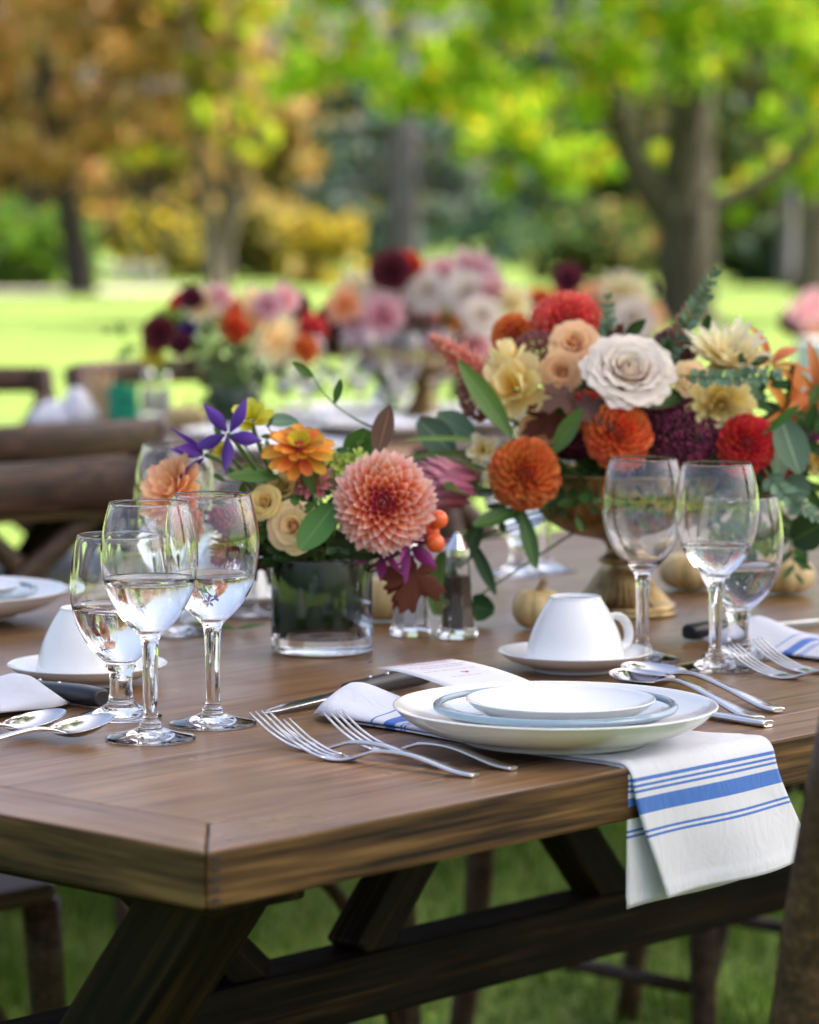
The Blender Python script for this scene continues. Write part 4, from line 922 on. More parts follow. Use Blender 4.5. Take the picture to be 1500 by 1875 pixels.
bloom('rose', 'small yellow rose above left of the apricot rose', 'flower', at(492, 925, D0 - .048), (-.45, -1, .35), rose(pxm(33, D0), P_roseY, 5, .01, .1), VT, FB)
bloom('rose', 'yellow rosebud tucked behind the apricot rose', 'flower', at(520, 902, D0 - .02), (-.2, -.8, .7), rose(pxm(27, D0), P_roseY, 4, .01, .05, 1.3), VT, FB)
zp = [(U_zin, pm(sph(R(80), i * 2 * math.pi / 15) * .008, sph(R(88 + 12 * (i % 2) + rnd.uniform(-7, 7)), i * 2 * math.pi / 15 + rnd.uniform(-.09, .09)), (0, 0, 1), (.032, .0275 * rnd.uniform(.86, 1.06), .03))) for i in range(15)]
zp += [(U_zin, pm(sph(R(60), i * 2 * math.pi / 13) * .006 + Vector((0, 0, .004)), sph(R(70 + rnd.uniform(-8, 8)), i * 2 * math.pi / 13 + .2 + rnd.uniform(-.1, .1)), (0, 0, 1), (.028, .020 * rnd.uniform(.85, 1.1), .03))) for i in range(13)]
zp += [(U_ziny, pm(sph(R(50), i * 2 * math.pi / 16) * .004 + Vector((0, 0, .006)), sph(R(48), i * 2 * math.pi / 16), (0, 0, 1), (.012, .012, .012))) for i in range(16)]
zt_ = bloom('zinnia', 'orange zinnia with yellow ring and red heart above the roses', 'flower', at(548, 828, D0 - .04), (0, -.62, .78), zp, VT, FB)
M_zc = mat('zinnia heart', (.40, .012, .03), .7); ob('flower_core', mesh('core', *lathe([(0, .012), (.0045, .0105), (.006, .006), (.004, 0)], 14), M_zc), zt_)
bloom('dahlia', 'small pink dahlia half hidden behind stems beside the big dahlia', 'flower', at(572, 884, D0 - .02), (-.1, -.75, .5), dahlia(pxm(46, D0), 34, U_pink, None, R(95), .5, .12), VT, FB)
U_clem = petal(1, .36, P_purple, 'star', .34, .20, 4, 9, .05); U_clem2 = petal(1, .40, P_mag, 'star', .3, .2, 4, 8, .05)
def star(n_, Lp, th, me_): return [(me_, pm(sph(R(60), i * 2 * math.pi / n_) * .003, sph(th, i * 2 * math.pi / n_ + .3), (0, 0, 1), (Lp, Lp, -Lp))) for i in range(n_)]
bloom('clematis', 'violet star shaped clematis left of the zinnia', 'flower', at(418, 795, D0 - .06), (-.35, -.8, .25), star(5, .036, R(72), U_clem), VT, FB, .4)
bloom('clematis', 'violet clematis bell pointing left above the peach dahlia', 'flower', at(375, 833, D0 - .05), (-1, -.15, -.05), star(5, .036, R(30), U_clem), VT, FB)
bloom('clematis', 'magenta clematis hanging under the big dahlia', 'flower', at(752, 996, D0 - .05), (.5, -.5, -.5), star(5, .034, R(45), U_clem2), VT, FB)
bloom('clematis', 'dark magenta clematis low right of the vase rim', 'flower', at(700, 1012, D0 - .055), (-.3, -.6, -.6), star(5, .026, R(50), U_clem2), VT, FB)
U_yel = petal(1, .6, P_yel, 'round', .2, .2, 4, 5, .06)
bloom('yellow_blossom', 'bright yellow ruffled blossom at top left of the vase', 'flower', at(462, 772, D0 - .02), (.1, -.75, .5), [(U_yel, pm(sph(R(60), i * GA) * .002, sph(R(28 + 6 * i), i * GA), (0, 0, 1), (.020, .020, .02))) for i in range(10)], VT, FB)
bloom('yellow_blossom', 'small yellow blossom under the violet star clematis', 'flower', at(412, 828, D0 - .02), (-.2, -.8, .1), [(U_yel, pm(sph(R(60), i * GA) * .002, sph(R(28 + 6 * i), i * GA), (0, 0, 1), (.013, .013, .013))) for i in range(7)], VT, FB)
U_lime = petal(1, .7, P_lime, 'round', .2, .15, 3, 4)
def florets(n_, rx, ry, rz, sz, me_, g_=rnd):
    out = []
    for i in range(n_):
        c = Vector((g_.gauss(0, .5) * rx, g_.gauss(0, .5) * ry, g_.gauss(0, .4) * rz))
        ax = Vector((c.x / rx, c.y / ry, 1)).normalized()
        for k in range(4):
            e = ax.orthogonal().normalized(); e = Quaternion(ax, k * math.pi / 2 + i) @ e
            out.append((me_, pm(c, e + ax * .25, ax, (sz, sz, sz))))
    return out
bloom('hydrangea', 'lime green floret cluster behind the big dahlia', 'flower', at(632, 852, D0 - .005), (0, -.8, .6), florets(26, .022, .022, .012, .0085, U_lime), VT, FB)
def plume(Lp, r, n_, me_, sz, g_=rnd):
    out = []
    for i in range(n_):
        q = (i + .5) / n_; z = q * Lp; rr_ = r * (1 - q) ** .6 * (.5 + .5 * min(1, q * 6)); a = i * GA
        out.append((me_, pm(Vector((math.cos(a), math.sin(a), 0)) * rr_ * .35 + Vector((0, 0, z)), Vector((math.cos(a) * .9 + g_.uniform(-.4, .4), math.sin(a) * .9 + g_.uniform(-.4, .4), .55 + q + g_.uniform(-.3, .4))), (-math.cos(a), -math.sin(a), .5), (sz * .8, (rr_ * .75 + sz * .55) * g_.uniform(.7, 1.25), sz))))
    return out
U_celo = petal(1, .5, P_celo, 'blade', .3, .1, 2, 3); U_crim = petal(1, .5, P_crim, 'blade', .3, .1, 2, 3)
def plume_at(label, base, tip, r, n_, me_, sz, target, grp):
    d = tip - base
    t = thing('celosia_plume', label, 'flower', facing(base, d), grp); ob('plume', joined('plume', plume(d.length, r, n_, me_, sz)), t, kind='stuff'); stem_to(t, target); return t
plume_at('crimson feathery plume behind the second wine glass', at(465, 965, D0 - .04), at(395, 945, D0 - .06), .024, 170, U_crim, .010, VT, FB)
plume_at('dark crimson plume hanging behind the left wine glasses', at(450, 985, D0 - .03), at(400, 1025, D0 - .06), .022, 150, U_crim, .010, VT, FB)
def berries(label, pts, r, target, grp):
    p0 = sum((Vector(p) for p in pts), Vector()) / len(pts); t = thing('berry_sprig', label, 'berries', Matrix.Translation(p0), grp)
    me_ = mesh('berry', *lathe([(r * math.sin(math.pi * i / 10), -r * math.cos(math.pi * i / 10)) for i in range(11)], 18), M_berry)
    for p in pts:
        ob('berry', me_, t, Matrix.Translation(Vector(p) - p0))
    mb = MB()
    for p in pts: mb.add(*tube(bez([Vector(p) - p0, Vector((0, .012, -.004)), Vector(target) - p0], 6), .0009, 5))
    ob('stem', mesh('stem', mb.v, mb.f, G_stemd), t)
berries('three orange berries right of the big dahlia', [at(803, 951, D0 - .06), at(788, 973, D0 - .05), at(797, 994, D0 - .062)], pxm(17.5, D0), VT, FB)
# --- brass bowl bouquet
DC = CB.y
def dh(label, px, py, dD, rp, ax, me_, n_=150, each=True, **k):
    return bloom('dahlia', label, 'flower', at(px, py, DC + dD), ax, dahlia(pxm(rp, DC + dD), n_, me_, None, k.pop('thmax', R(125)), k.pop('flat', .85), k.pop('r0', .45), **k), CT, FC, each=each)
dh('orange ball dahlia at lower left of the brass bowl bouquet', 960, 868, -.13, 68, (-.1, -1, .0), U_or)
dh('orange red ball dahlia at the middle above the wine glass', 1132, 797, -.12, 64, (0, -1, .0), U_orr)
dh('red dahlia with dark eye at right of the bouquet', 1368, 813, -.10, 57, (.25, -1, .05), U_red)
dh('coral red dahlia at the top of the bouquet', 1038, 582, .03, 66, (-.05, -.6, .75), U_cor, flat=.7)
dh('small orange ball dahlia at upper left of the bouquet', 936, 610, .06, 41, (-.4, -.8, .5), U_or, 120)
bloom('rose', 'big blush white garden rose at the centre of the bouquet', 'flower', at(1147, 702, DC - .09), (.08, -.66, .62), rose(pxm(84, DC - .1), P_white, 14, .040, .10, .66, tight=.9), CT, FC)
bloom('rose', 'upper peach rose left of the white garden rose', 'flower', at(1052, 640, DC - .04), (-.1, -.8, .5), rose(pxm(44, DC), P_rosep, 7, .05, .16, .85), CT, FC)
bloom('rose', 'lower peach rose left of the white garden rose', 'flower', at(1032, 683, DC - .06), (-.3, -1, .1), rose(pxm(38, DC), P_rosep, 7, .05, .16, .85), CT, FC)
bloom('dahlia', 'spiky cream dahlia at upper right of the bouquet', 'flower', at(1330, 665, DC - .02), (.1, -.55, .8), dahlia(pxm(98, DC), 46, U_cream, None, R(92), .4, .08, in_tilt=.2, start=.04), CT, FC)
bloom('dahlia', 'pale yellow dahlia drooping above the red dahlia', 'flower', at(1318, 742, DC - .085), (.05, -1, -.25), dahlia(pxm(62, DC), 44, U_creamy, None, R(90), .5, .12), CT, FC)
U_lis = petal(1, .75, P_creamy, 'round', .25, .2, 5, 6, .08)
bloom('lisianthus', 'ruffled cream blossom left of the peach roses', 'flower', at(945, 715, DC - .07), (-.2, -.85, .3), [(U_lis, pm(sph(R(60), i * GA) * .004, sph(R(24 + 6.5 * i), i * GA + .5), (0, 0, 1), (.036, .038, .036))) for i in range(11)], CT, FC)
bloom('lisianthus', 'upright cream petals above the ruffled cream blossom', 'flower', at(930, 690, DC - .05), (-.1, -.3, 1), [(U_lis, pm(sph(R(60), i * GA) * .003, sph(R(12 + 5 * i), i * GA + .5), (0, 0, 1), (.024, .036, .024))) for i in range(6)], CT, FC)
def head(label, px, py, dD, rx, ry, m, n_=260, r=.0032, name='sedum_head'):
    g_ = random.Random(px); P0 = at(px, py, DC + dD); t = thing(name, label, 'flower', facing(P0, (0, -.85, .5)), FC); mb = MB(); uvs = []
    for i in range(n_):
        th = math.acos(1 - 1.15 * (i + .5) / n_); d = sph(th, i * GA); c = Vector((d.x * rx, d.y * ry, d.z * rx * .6)) * g_.uniform(.86, 1.02); s_ = r * g_.uniform(.7, 1.2)
        base = len(mb.v)
        vv = [c + Vector(q) * s_ for q in ((1, 0, 0), (-1, 0, 0), (0, 1, 0), (0, -1, 0), (0, 0, 1.1), (0, 0, -1))]
        mb.add(vv, [(0, 2, 4), (2, 1, 4), (1, 3, 4), (3, 0, 4), (2, 0, 5), (1, 2, 5), (3, 1, 5), (0, 3, 5)]); q = g_.random(); uvs += [(.5, q)] * 6
    ob('florets', mesh('florets', mb.v, mb.f, m, uvs), t, kind='stuff'); stem_to(t, CT); return t
head('burgundy sedum head between orange red and red dahlias', 1252, 790, -.08, pxm(78, DC), pxm(64, DC), M_sedum, 420)
head('dark burgundy sedum head low behind the burgundy leaves', 1045, 790, -.03, pxm(62, DC), pxm(52, DC), M_sedum, 320)
head('dusky rose floret head below the small orange dahlia', 985, 655, .0, pxm(52, DC), pxm(50, DC), M_dusk, 300)
head('dusky floret head left of the cream blossom', 880, 720, .0, pxm(40, DC), pxm(55, DC), M_dusk, 240)
head('dusky floret sprig right of the white rose', 1235, 640, .03, pxm(40, DC), pxm(42, DC), M_dusk, 220)
plume_at('peach feathery plume pointing up left from the bouquet', at(905, 705, DC), at(795, 620, DC - .02), .022, 200, U_celo, .011, CT, FC)
plume_at('coral plume behind the tall eucalyptus sprig', at(1235, 640, DC + .02), at(1262, 560, DC + .02), .014, 110, U_celo, .009, CT, FC)
U_prot = petal(1, .42, P_protea, 'blade', .35, -.05, 4, 6)
pr_ = []
for i in range(46):
    q = (i + .5) / 46; a = i * GA; z = .01 + q * .030; rr_ = .021 * math.sin(math.pi * (.30 + .5 * q))
    pr_.append((U_prot, pm(Vector((math.cos(a) * rr_, math.sin(a) * rr_, z - .012)), Vector((math.cos(a) * (.25 - .45 * q), math.sin(a) * (.25 - .45 * q), 1)), (-math.cos(a), -math.sin(a), .3), (.034, .040, .034))))
bloom('protea', 'pink protea bud lying left between the two bouquets', 'flower', at(862, 895, DC - .12), (-1, -.35, .18), pr_, CT, FC)
U_lily = petal(1, .30, P_lily, 'blade', .15, -.42, 4, 8, .05)
for k, (px, py, dD, ax, lab) in enumerate(((1408, 670, .02, (.4, -.4, .8), 'orange lily with curled petals behind the cream dahlia'), (1435, 760, -.02, (.6, -.7, .1), 'orange lily at the right edge above the grey green leaf'), (1488, 720, .0, (.3, -.8, .3), 'rust orange lily cut by the right picture edge'))):
    bloom('lily', lab, 'flower', at(px, py, DC + dD), ax, [(U_lily, pm(sph(R(60), i * 2 * math.pi / 6) * .003, sph(R(58), i * 2 * math.pi / 6 + k), (0, 0, 1), (.045, .050, .050))) for i in range(6)], CT, FC)
U_magd = petal(1, .36, P_mag, 'round', .25, .1)
bloom('dahlia', 'magenta blossom at the right edge below the lilies', 'flower', at(1497, 785, DC - .03), (.1, -1, .1), dahlia(pxm(36, DC), 40, U_magd, None, R(100), .5, .15), CT, FC)
bloom('yellow_blossom', 'ochre yellow blossom at the right picture edge', 'flower', at(1497, 840, DC - .05), (0, -1, .1), dahlia(pxm(34, DC), 36, petal(1, .4, P_roseY, 'round', .2, .1), None, R(100), .5, .15), CT, FC)
dh('small coral dahlia deep between the peach roses and the plum leaves', 1075, 752, -.06, 40, (-.2, -1, .1), U_cor, 90)
dh('small red ball dahlia tucked below the cream dahlia at right', 1425, 850, -.05, 38, (.4, -1, 0), U_red, 90)
bloom('rose', 'small apricot rose between white rose and cream dahlia', 'flower', at(1262, 700, DC - .07), (.1, -.9, .4), rose(pxm(34, DC), P_rose, 6, .04, .16, .85), CT, FC)
bloom('rose', 'small peach rose above the orange ball dahlia', 'flower', at(985, 790, DC - .07), (-.2, -1, .3), rose(pxm(32, DC), P_rosep, 6, .04, .16, .85), CT, FC)
U_whf = petal(1, .6, P_cream, 'round', .2, .2, 4, 5, .06)
bloom('white_filler', 'small greenish white blossom left of the orange ball dahlia', 'flower', at(885, 825, DC - .08), (-.2, -1, .2), [(U_whf, pm(sph(R(60), i * GA) * .002, sph(R(28 + 7 * i), i * GA), (0, 0, 1), (.019, .019, .019))) for i in range(9)], CT, FC)

# ------------------------------------------------------------------ leaves
def leafmesh(W, m, kind='blade', fold=.18, curl=.12, nv=8): return petal(1, W, m, kind, fold, curl, 4, nv, .02)
LB = {}
def lfm(m, W, kind='leaf', curl=.12):
    k = (m.name, W, kind, curl)
    if k not in LB: LB[k] = leafmesh(W, m, kind, .16, curl); LB[k].name = 'leaf'
    return LB[k]
def leaf(label, base, tip, wpx, m, target, grp, kind='leaf', face=(0, -1, .35), curl=.10, name='bouquet_leaf'):
    d = tip - base; Ln = d.length; W = pxm(wpx, base.y) / Ln
    nrm = Vector(face)
    t = thing(name, label, 'leaf', Matrix.Translation(base), grp)
    ob('leaf', lfm(m, round(W, 2), kind, curl), t, pm(Vector(), d, nrm, (Ln, Ln, Ln)))
    mb = tube(bez([Vector(), (Vector(target) - base) * .4 - d * .1, Vector(target) - base], 6), .0013, 5)
    ob('stem', mesh('stem', *mb, G_stem), t); return t
GV = 'leaves in the leaf lined vase'; GC = 'leaves in the brass bowl bouquet'
A = lambda px, py, dD=0: at(px, py, D0 + dD)
leaf('dark green leaf in front of the apricot rose', A(612, 925, -.075), A(548, 1008, -.09), 58, G_mid, VT, GV, face=(.1, -1, .3))
leaf('long green leaf pointing left under the clematis', A(512, 875, -.04), A(415, 880, -.06), 34, G_mid, VT, GV, face=(0, -.7, .8))
leaf('round green leaf behind the big dahlia', A(640, 850, .02), A(672, 785, .02), 56, G_mid, VT, GV, 'leaf', (.1, -1, .2))
leaf('tan pointed leaf standing above the big dahlia', A(690, 835, -.01), A(718, 742, -.01), 44, G_tan, VT, GV, 'blade', (-.4, -1, 0))
leaf('pale round eucalyptus leaf above the zinnia', A(545, 772, .03), A(484, 774, .03), 30, G_euc, VT, GV, 'leaf', (0, -.8, .6))
leaf('green leaf rising left of the big dahlia', A(575, 905, -.05), A(556, 848, -.05), 22, G_mid, VT, GV)
leaf('dark leaf fold over the vase rim at left', A(560, 985, -.05), A(478, 955, -.05), 44, G_dark, VT, GV)
leaf('dark leaf fold over the vase rim at centre', A(600, 1000, -.055), A(700, 1018, -.055), 46, G_dark, VT, GV, face=(0, -1, .5))
leaf('dark leaf under the apricot rose at rim', A(590, 1005, -.055), A(490, 1010, -.055), 40, G_dark, VT, GV, face=(0, -1, .5))
leaf('dark green leaf left of the rim behind the glass', A(510, 960, -.04), A(425, 990, -.06), 40, G_mid, VT, GV)
leaf('olive leaf between zinnia and pink dahlia', A(585, 870, -.03), A(530, 845, -.03), 30, G_mid, VT, GV)
def sprig(label, pts, m, n_, size, W, target, grp, kind='leaf', pair=False, name='leaf_sprig', stemm=G_stem, seed=0, r=.0011, taper=.5, face=(0, -1, .4)):
    g_ = random.Random(seed); p = bez(pts, 14); p0 = p[0]
    t = thing(name, label, 'leaf sprig', Matrix.Translation(p0), grp)
    ob('stem', mesh('stem', *tube([q - p0 for q in p], [r * (1 - .5 * i / 14) for i in range(15)], 5), stemm), t)
    me_ = lfm(m, W, kind)
    for i in range(n_):
        q = .12 + .88 * i / max(1, n_ - 1); k = min(13, int(q * 14)); b = p[k].lerp(p[k + 1], q * 14 - k); d = (p[k + 1] - p[k]).normalized()
        for sgn_ in ((1, -1) if pair else ((1,) if i % 2 else (-1,))):
            nr_ = Vector(face) + Vector((g_.uniform(-.5, .5), g_.uniform(-.3, .3), g_.uniform(-.4, .4)))
            sd = d.cross(nr_).normalized() * sgn_
            dr = (d * (.55 if i < n_ - 1 else 1.5) + sd * .85 + Vector((g_.uniform(-.15, .15), g_.uniform(-.35, .15), g_.uniform(-.2, .1)))).normalized()
            L_ = size * (1 - (1 - taper) * q) * g_.uniform(.8, 1.15)
            ob('leaf', me_, t, pm(b - p0, dr, nr_, (L_, L_, L_)))
    mb = tube(bez([Vector(), (Vector(target) - p0) * .5, Vector(target) - p0], 5), r, 5)
    return t
sprig('thin arching sprig with two pointed leaves above the zinnia', [A(725, 790, .03), A(660, 785, .03), A(610, 745, .03), A(585, 715, .03), A(575, 690, .03)], G_mid, 3, .030, .34, VT, GV, 'blade', seed=1, taper=1)
sprig('green bud stems rising behind the zinnia', [A(590, 900, -.01), A(540, 840, -.01), A(500, 800, -.01), A(482, 770, -.01)], G_mid, 7, .020, .40, VT, GV, 'blade', seed=2)
for k in range(14):
    a = k / 14 * 2 * math.pi; b = VZ + Vector((.03 * math.cos(a), .03 * math.sin(a), .085)); e = VZ + Vector((.085 * math.cos(a), .075 * math.sin(a), .125 + .025 * math.sin(k * 2.1)))
    sprig('dark green leaf sprig filling the leaf lined vase', [b, b.lerp(e, .5) + Vector((0, 0, .015)), e], (G_dark, G_mid, G_dark)[k % 3], 5, .032, .5, VT, 'filler sprigs in the vase', seed=20 + k)
# lobed burgundy leaves
def lobed(m, seed, lob=5, name='leaf'):
    g_ = random.Random(seed); n_ = 60; v = [(0, 0, 0)]; uv = [(.5, 0)]
    for i in range(n_):
        a = 2 * math.pi * i / n_; q = abs(math.sin(a / 2)); r = .5 * (.42 + .5 * abs(math.cos((a - math.pi) * lob / 2)) ** .8 + .10 * math.sin(a * 17)) * (.35 + .65 * q)
        v.append((r * math.sin(a), .42 - r * math.cos(a) * 1.15, .05 * math.sin(a * 3 + seed) + .10 * (r - .2))); uv.append((.5, r * 2))
    v[0] = (0, .4, .03)
    return mesh(name, v, [(0, i + 1, (i + 1) % n_ + 1) for i in range(n_)], m, uv)
LBg, LPl, LBr = lobed(G_burg, 1), lobed(G_plum, 2), lobed(leafm('red brown leaf', (.06, .010, .006), (.10, .017, .009), .15, .7), 3)
def lobe_leaf(label, base, tip, me_, target, grp, face=(0, -1, .3), wide=1.0):
    d = tip - base; L_ = d.length; t = thing('lobed_leaf', label, 'leaf', Matrix.Translation(base), grp); ob('leaf', me_, t, pm(Vector(), d, face, (L_ * wide, L_, L_)))
    ob('stem', mesh('stem', *tube(bez([Vector(), (Vector(target) - base) * .5 - d * .15, Vector(target) - base], 6), .0012, 5), G_stemd), t)
lobe_leaf('large burgundy lobed leaf hanging right of the vase', A(776, 1000, -.03), A(738, 1128, -.045), LBg, VT, GV, (.1, -1, .1), 1.15)
lobe_leaf('red brown lobed leaf tip hanging beside the salt shaker', A(745, 1030, -.02), A(722, 1120, -.03), LBr, VT, GV, (-.3, -1, 0), .8)
lobe_leaf('burgundy leaf hanging left of the vase behind glass', A(470, 990, -.01), A(462, 1070, -.02), LBg, VT, GV, (.2, -1, 0), .8)
C = lambda px, py, dD=0: at(px, py, DC + dD)
lobe_leaf('plum lobed leaf under the white garden rose at right', C(1040, 715, -.10), C(1130, 785, -.14), LPl, CT, GC, (.1, -.9, .6), .8)
lobe_leaf('plum lobed leaf under the white garden rose at left', C(1060, 705, -.10), C(990, 755, -.13), LPl, CT, GC, (-.1, -1, .3), .9)
lobe_leaf('burgundy lobed leaf below the ruffled cream blossom', C(1040, 740, -.08), C(955, 800, -.10), LBg, CT, GC, (0, -1, .2), .9)
lobe_leaf('burgundy lobed leaf at the bouquet top centre', C(1120, 640, .02), C(1140, 590, .02), LBg, CT, GC)
leaf('long bright green lance leaf at the left of the bouquet', C(938, 800, -.13), C(836, 662, -.13), 44, G_mid, CT, GC, 'blade', (.45, -1, .1), .06)
leaf('upper long grassy leaf pointing left', C(935, 812, -.05), C(745, 795, -.12), 20, G_light, CT, GC, 'blade', (0, -.5, .9), -.05)
leaf('lower long grassy leaf pointing left', C(930, 832, -.05), C(735, 828, -.14), 26, G_mid, CT, GC, 'blade', (0, -.5, .9), -.06)
leaf('upright green leaf below the plum leaves', C(1012, 832, -.13), C(1068, 748, -.13), 36, G_mid, CT, GC, 'blade', (-.3, -1, .2))
leaf('green leaf across the protea bud', C(905, 862, -.08), C(828, 858, -.17), 22, G_mid, CT, GC, 'leaf', (0, -.8, .6))
leaf('broad green leaf under the protea bud', C(905, 903, -.09), C(802, 908, -.18), 44, G_mid, CT, GC, 'leaf', (0, -.8, .6))
leaf('green leaf hanging under the orange ball dahlia', C(945, 935, -.13), C(866, 968, -.15), 34, G_mid, CT, GC, 'leaf', (0, -.8, .6))
leaf('green leaf hanging down in front of the brass bowl', C(955, 935, -.12), C(978, 1042, -.13), 32, G_mid, CT, GC, 'leaf', (.3, -1, .1))
leaf('dark leaf drooping to the table behind the pepper shaker', C(860, 985, -.10), C(905, 1090, -.10), 26, G_dark, CT, GC, 'blade', (.3, -1, .1))
leaf('round dark leaf resting near the pepper shaker', C(850, 1110, -.09), C(905, 1118, -.09), 52, G_dark, CT, GC, 'leaf', (.1, -1, .3))
leaf('dark broad leaf behind the salt shaker', C(815, 1010, -.12), C(800, 1125, -.12), 60, G_mid, CT, GC, 'leaf', (.1, -1, .1))
leaf('olive leaf dropping below the protea', C(880, 960, -.12), C(835, 1040, -.13), 36, G_dark, CT, GC, 'leaf', (.1, -1, .1))
leaf('dark green leaf at the bouquet top', C(1140, 625, .0), C(1185, 585, -.01), 24, G_dark, CT, GC, 'blade')
leaf('dark green leaf right of the white rose', C(1260, 715, -.07), C(1180, 752, -.12), 34, G_dark, CT, GC, 'leaf')
leaf('large grey green leaf at the right of the red dahlia', C(1430, 765, -.09), C(1462, 870, -.11), 66, G_euc, CT, GC, 'leaf', (.2, -1, .1))
leaf('grey green leaf behind the red dahlia', C(1425, 790, -.07), C(1420, 885, -.08), 40, G_euc, CT, GC, 'leaf', (.5, -1, .1))
leaf('small grey green leaf beside the orange lily', C(1395, 735, -.05), C(1372, 690, -.06), 26, G_euc, CT, GC, 'leaf')
leaf('green leaf crossing the large grey green leaf', C(1405, 790, -.11), C(1466, 742, -.12), 18, G_mid, CT, GC, 'blade')
leaf('blue grey round leaf low at right', C(1430, 890, -.09), C(1484, 905, -.10), 62, G_euc, CT, GC, 'leaf', (.1, -1, .3))
leaf('dark round leaf at the lower right edge', C(1450, 990, -.08), C(1510, 960, -.09), 70, G_dark, CT, GC, 'leaf', (.1, -1, .3))
leaf('grey green leaf behind the long grassy leaves', C(830, 830, -.02), C(765, 770, -.02), 60, G_euc, CT, GC, 'leaf', (0, -1, .3))
leaf('second grey green leaf behind the grassy leaves', C(870, 800, .0), C(800, 760, .0), 50, G_euc, CT, GC, 'leaf', (0, -1, .3))
sprig('tall eucalyptus sprig at the top right of the bouquet', [C(1215, 690, .02), C(1240, 620, .02), C(1275, 560, .0), C(1305, 508, -.01)], G_euc, 12, .022, .55, CT, GC, 'leaf', True, seed=31, name='eucalyptus_sprig')
sprig('eucalyptus string lying across the cream dahlia', [C(1245, 688, -.12), C(1300, 690, -.13), C(1350, 695, -.13), C(1415, 688, -.12)], G_euc, 10, .0125, .8, CT, GC, 'leaf', True, seed=32, name='eucalyptus_sprig', taper=.8)
sprig('small eucalyptus tip left of the tall sprig', [C(1110, 640, .02), C(1115, 600, .02), C(1112, 548, .02)], G_euc, 7, .016, .6, CT, GC, 'leaf', True, seed=33, name='eucalyptus_sprig')
sprig('eucalyptus sprig trailing at the lower right', [C(1400, 860, -.12), C(1430, 900, -.14), C(1465, 930, -.14), C(1495, 945, -.14)], G_euc, 9, .017, .6, CT, GC, 'leaf', True, seed=34, name='eucalyptus_sprig')
sprig('dark trailing greenery above the right pumpkin', [C(1440, 960, -.06), C(1450, 1000, -.07), C(1455, 1050, -.07)], G_dark, 7, .034, .30, CT, GC, 'blade', seed=35)
sprig('grey leaf sprig right of the white rose', [C(1190, 700, .0), C(1215, 660, .0), C(1240, 625, .0)], G_euc, 6, .022, .5, CT, GC, 'leaf', True, seed=36, name='eucalyptus_sprig')
for k in range(52):
    g_ = random.Random(200 + k); a = k * GA; el = g_.uniform(-.25, 1.15); rr_ = g_.uniform(.075, .105)
    d = Vector((math.cos(a) * math.cos(el) * 1.15, math.sin(a) * math.cos(el), math.sin(el) * 1.2)); rr_ *= .66 if d.y < -.25 else 1.0; b = CT + Vector((0, 0, .03)) + d * .03; e = CT + Vector((.02, 0, .045)) + d * (rr_ + .03)
    sprig('dark leaf sprig packed among the brass bowl flowers', [b, b.lerp(e, .5) + Vector((0, 0, .02)), e], (G_dark, G_mid, G_dark, G_plum)[k % 4], 5, .042, .46, CT, 'filler sprigs in the brass bowl', seed=60 + k)
for k in range(22):   # the bouquet spreads far to the right
    g_ = random.Random(300 + k); c = at(g_.uniform(1330, 1560), g_.uniform(700, 1000), DC + g_.uniform(-.06, .06)); b = c.lerp(CT, .5); e = c + (c - CT) * .15
    sprig('dark leaf sprig at the right flank of the bouquet', [b, c, e], (G_dark, G_mid, G_dark)[k % 3], 6, .045, .44, CT, 'filler sprigs at the right flank', seed=130 + k)
for k in range(14):   # leaves spilling over the brass rim
    g_ = random.Random(500 + k); c = at(930 + k * 26, 890 + g_.uniform(-18, 12), DC - .085 + .03 * abs(k / 7 - 1)); e = at(915 + k * 28, 925 + g_.uniform(-22, 30), DC - .115 + .04 * abs(k / 7 - 1))
    sprig('dark leaf sprig spilling over the front rim of the brass bowl', [c.lerp(CT, .5) + Vector((0, 0, .02)), c, e], (G_dark, G_mid, G_dark, G_dark)[k % 4], 5, .036, .46, CT, 'sprigs spilling over the brass rim', seed=520 + k)
for k in range(12):   # loose green leaves between the vase flowers
    g_ = random.Random(540 + k); c = A(g_.uniform(440, 650), g_.uniform(815, 960), g_.uniform(-.01, .03)); e = A(g_.uniform(400, 690), g_.uniform(775, 900), g_.uniform(-.01, .04))
    sprig('loose green sprig between the vase flowers', [c.lerp(VT, .6), c, e], (G_mid, G_light, G_dark)[k % 3], 4, .030, .42, VT, 'loose sprigs between the vase flowers', seed=560 + k)
# fallen leaf
p = on(430, 1158); t = thing('fallen_leaf_sprig', 'green leaf sprig lying on the table left of the vase', 'leaf sprig', Matrix.Translation(p + Vector((0, 0, .003))))
for q, sz in ((R(185), .045), (R(5), .03), (R(160), .032), (R(330), .026)): ob('leaf', lfm(G_mid, .36, 'blade', .12), t, pm(Vector(), (math.cos(q), math.sin(q), .05), (0, -.2, 1), (sz, sz, sz)))

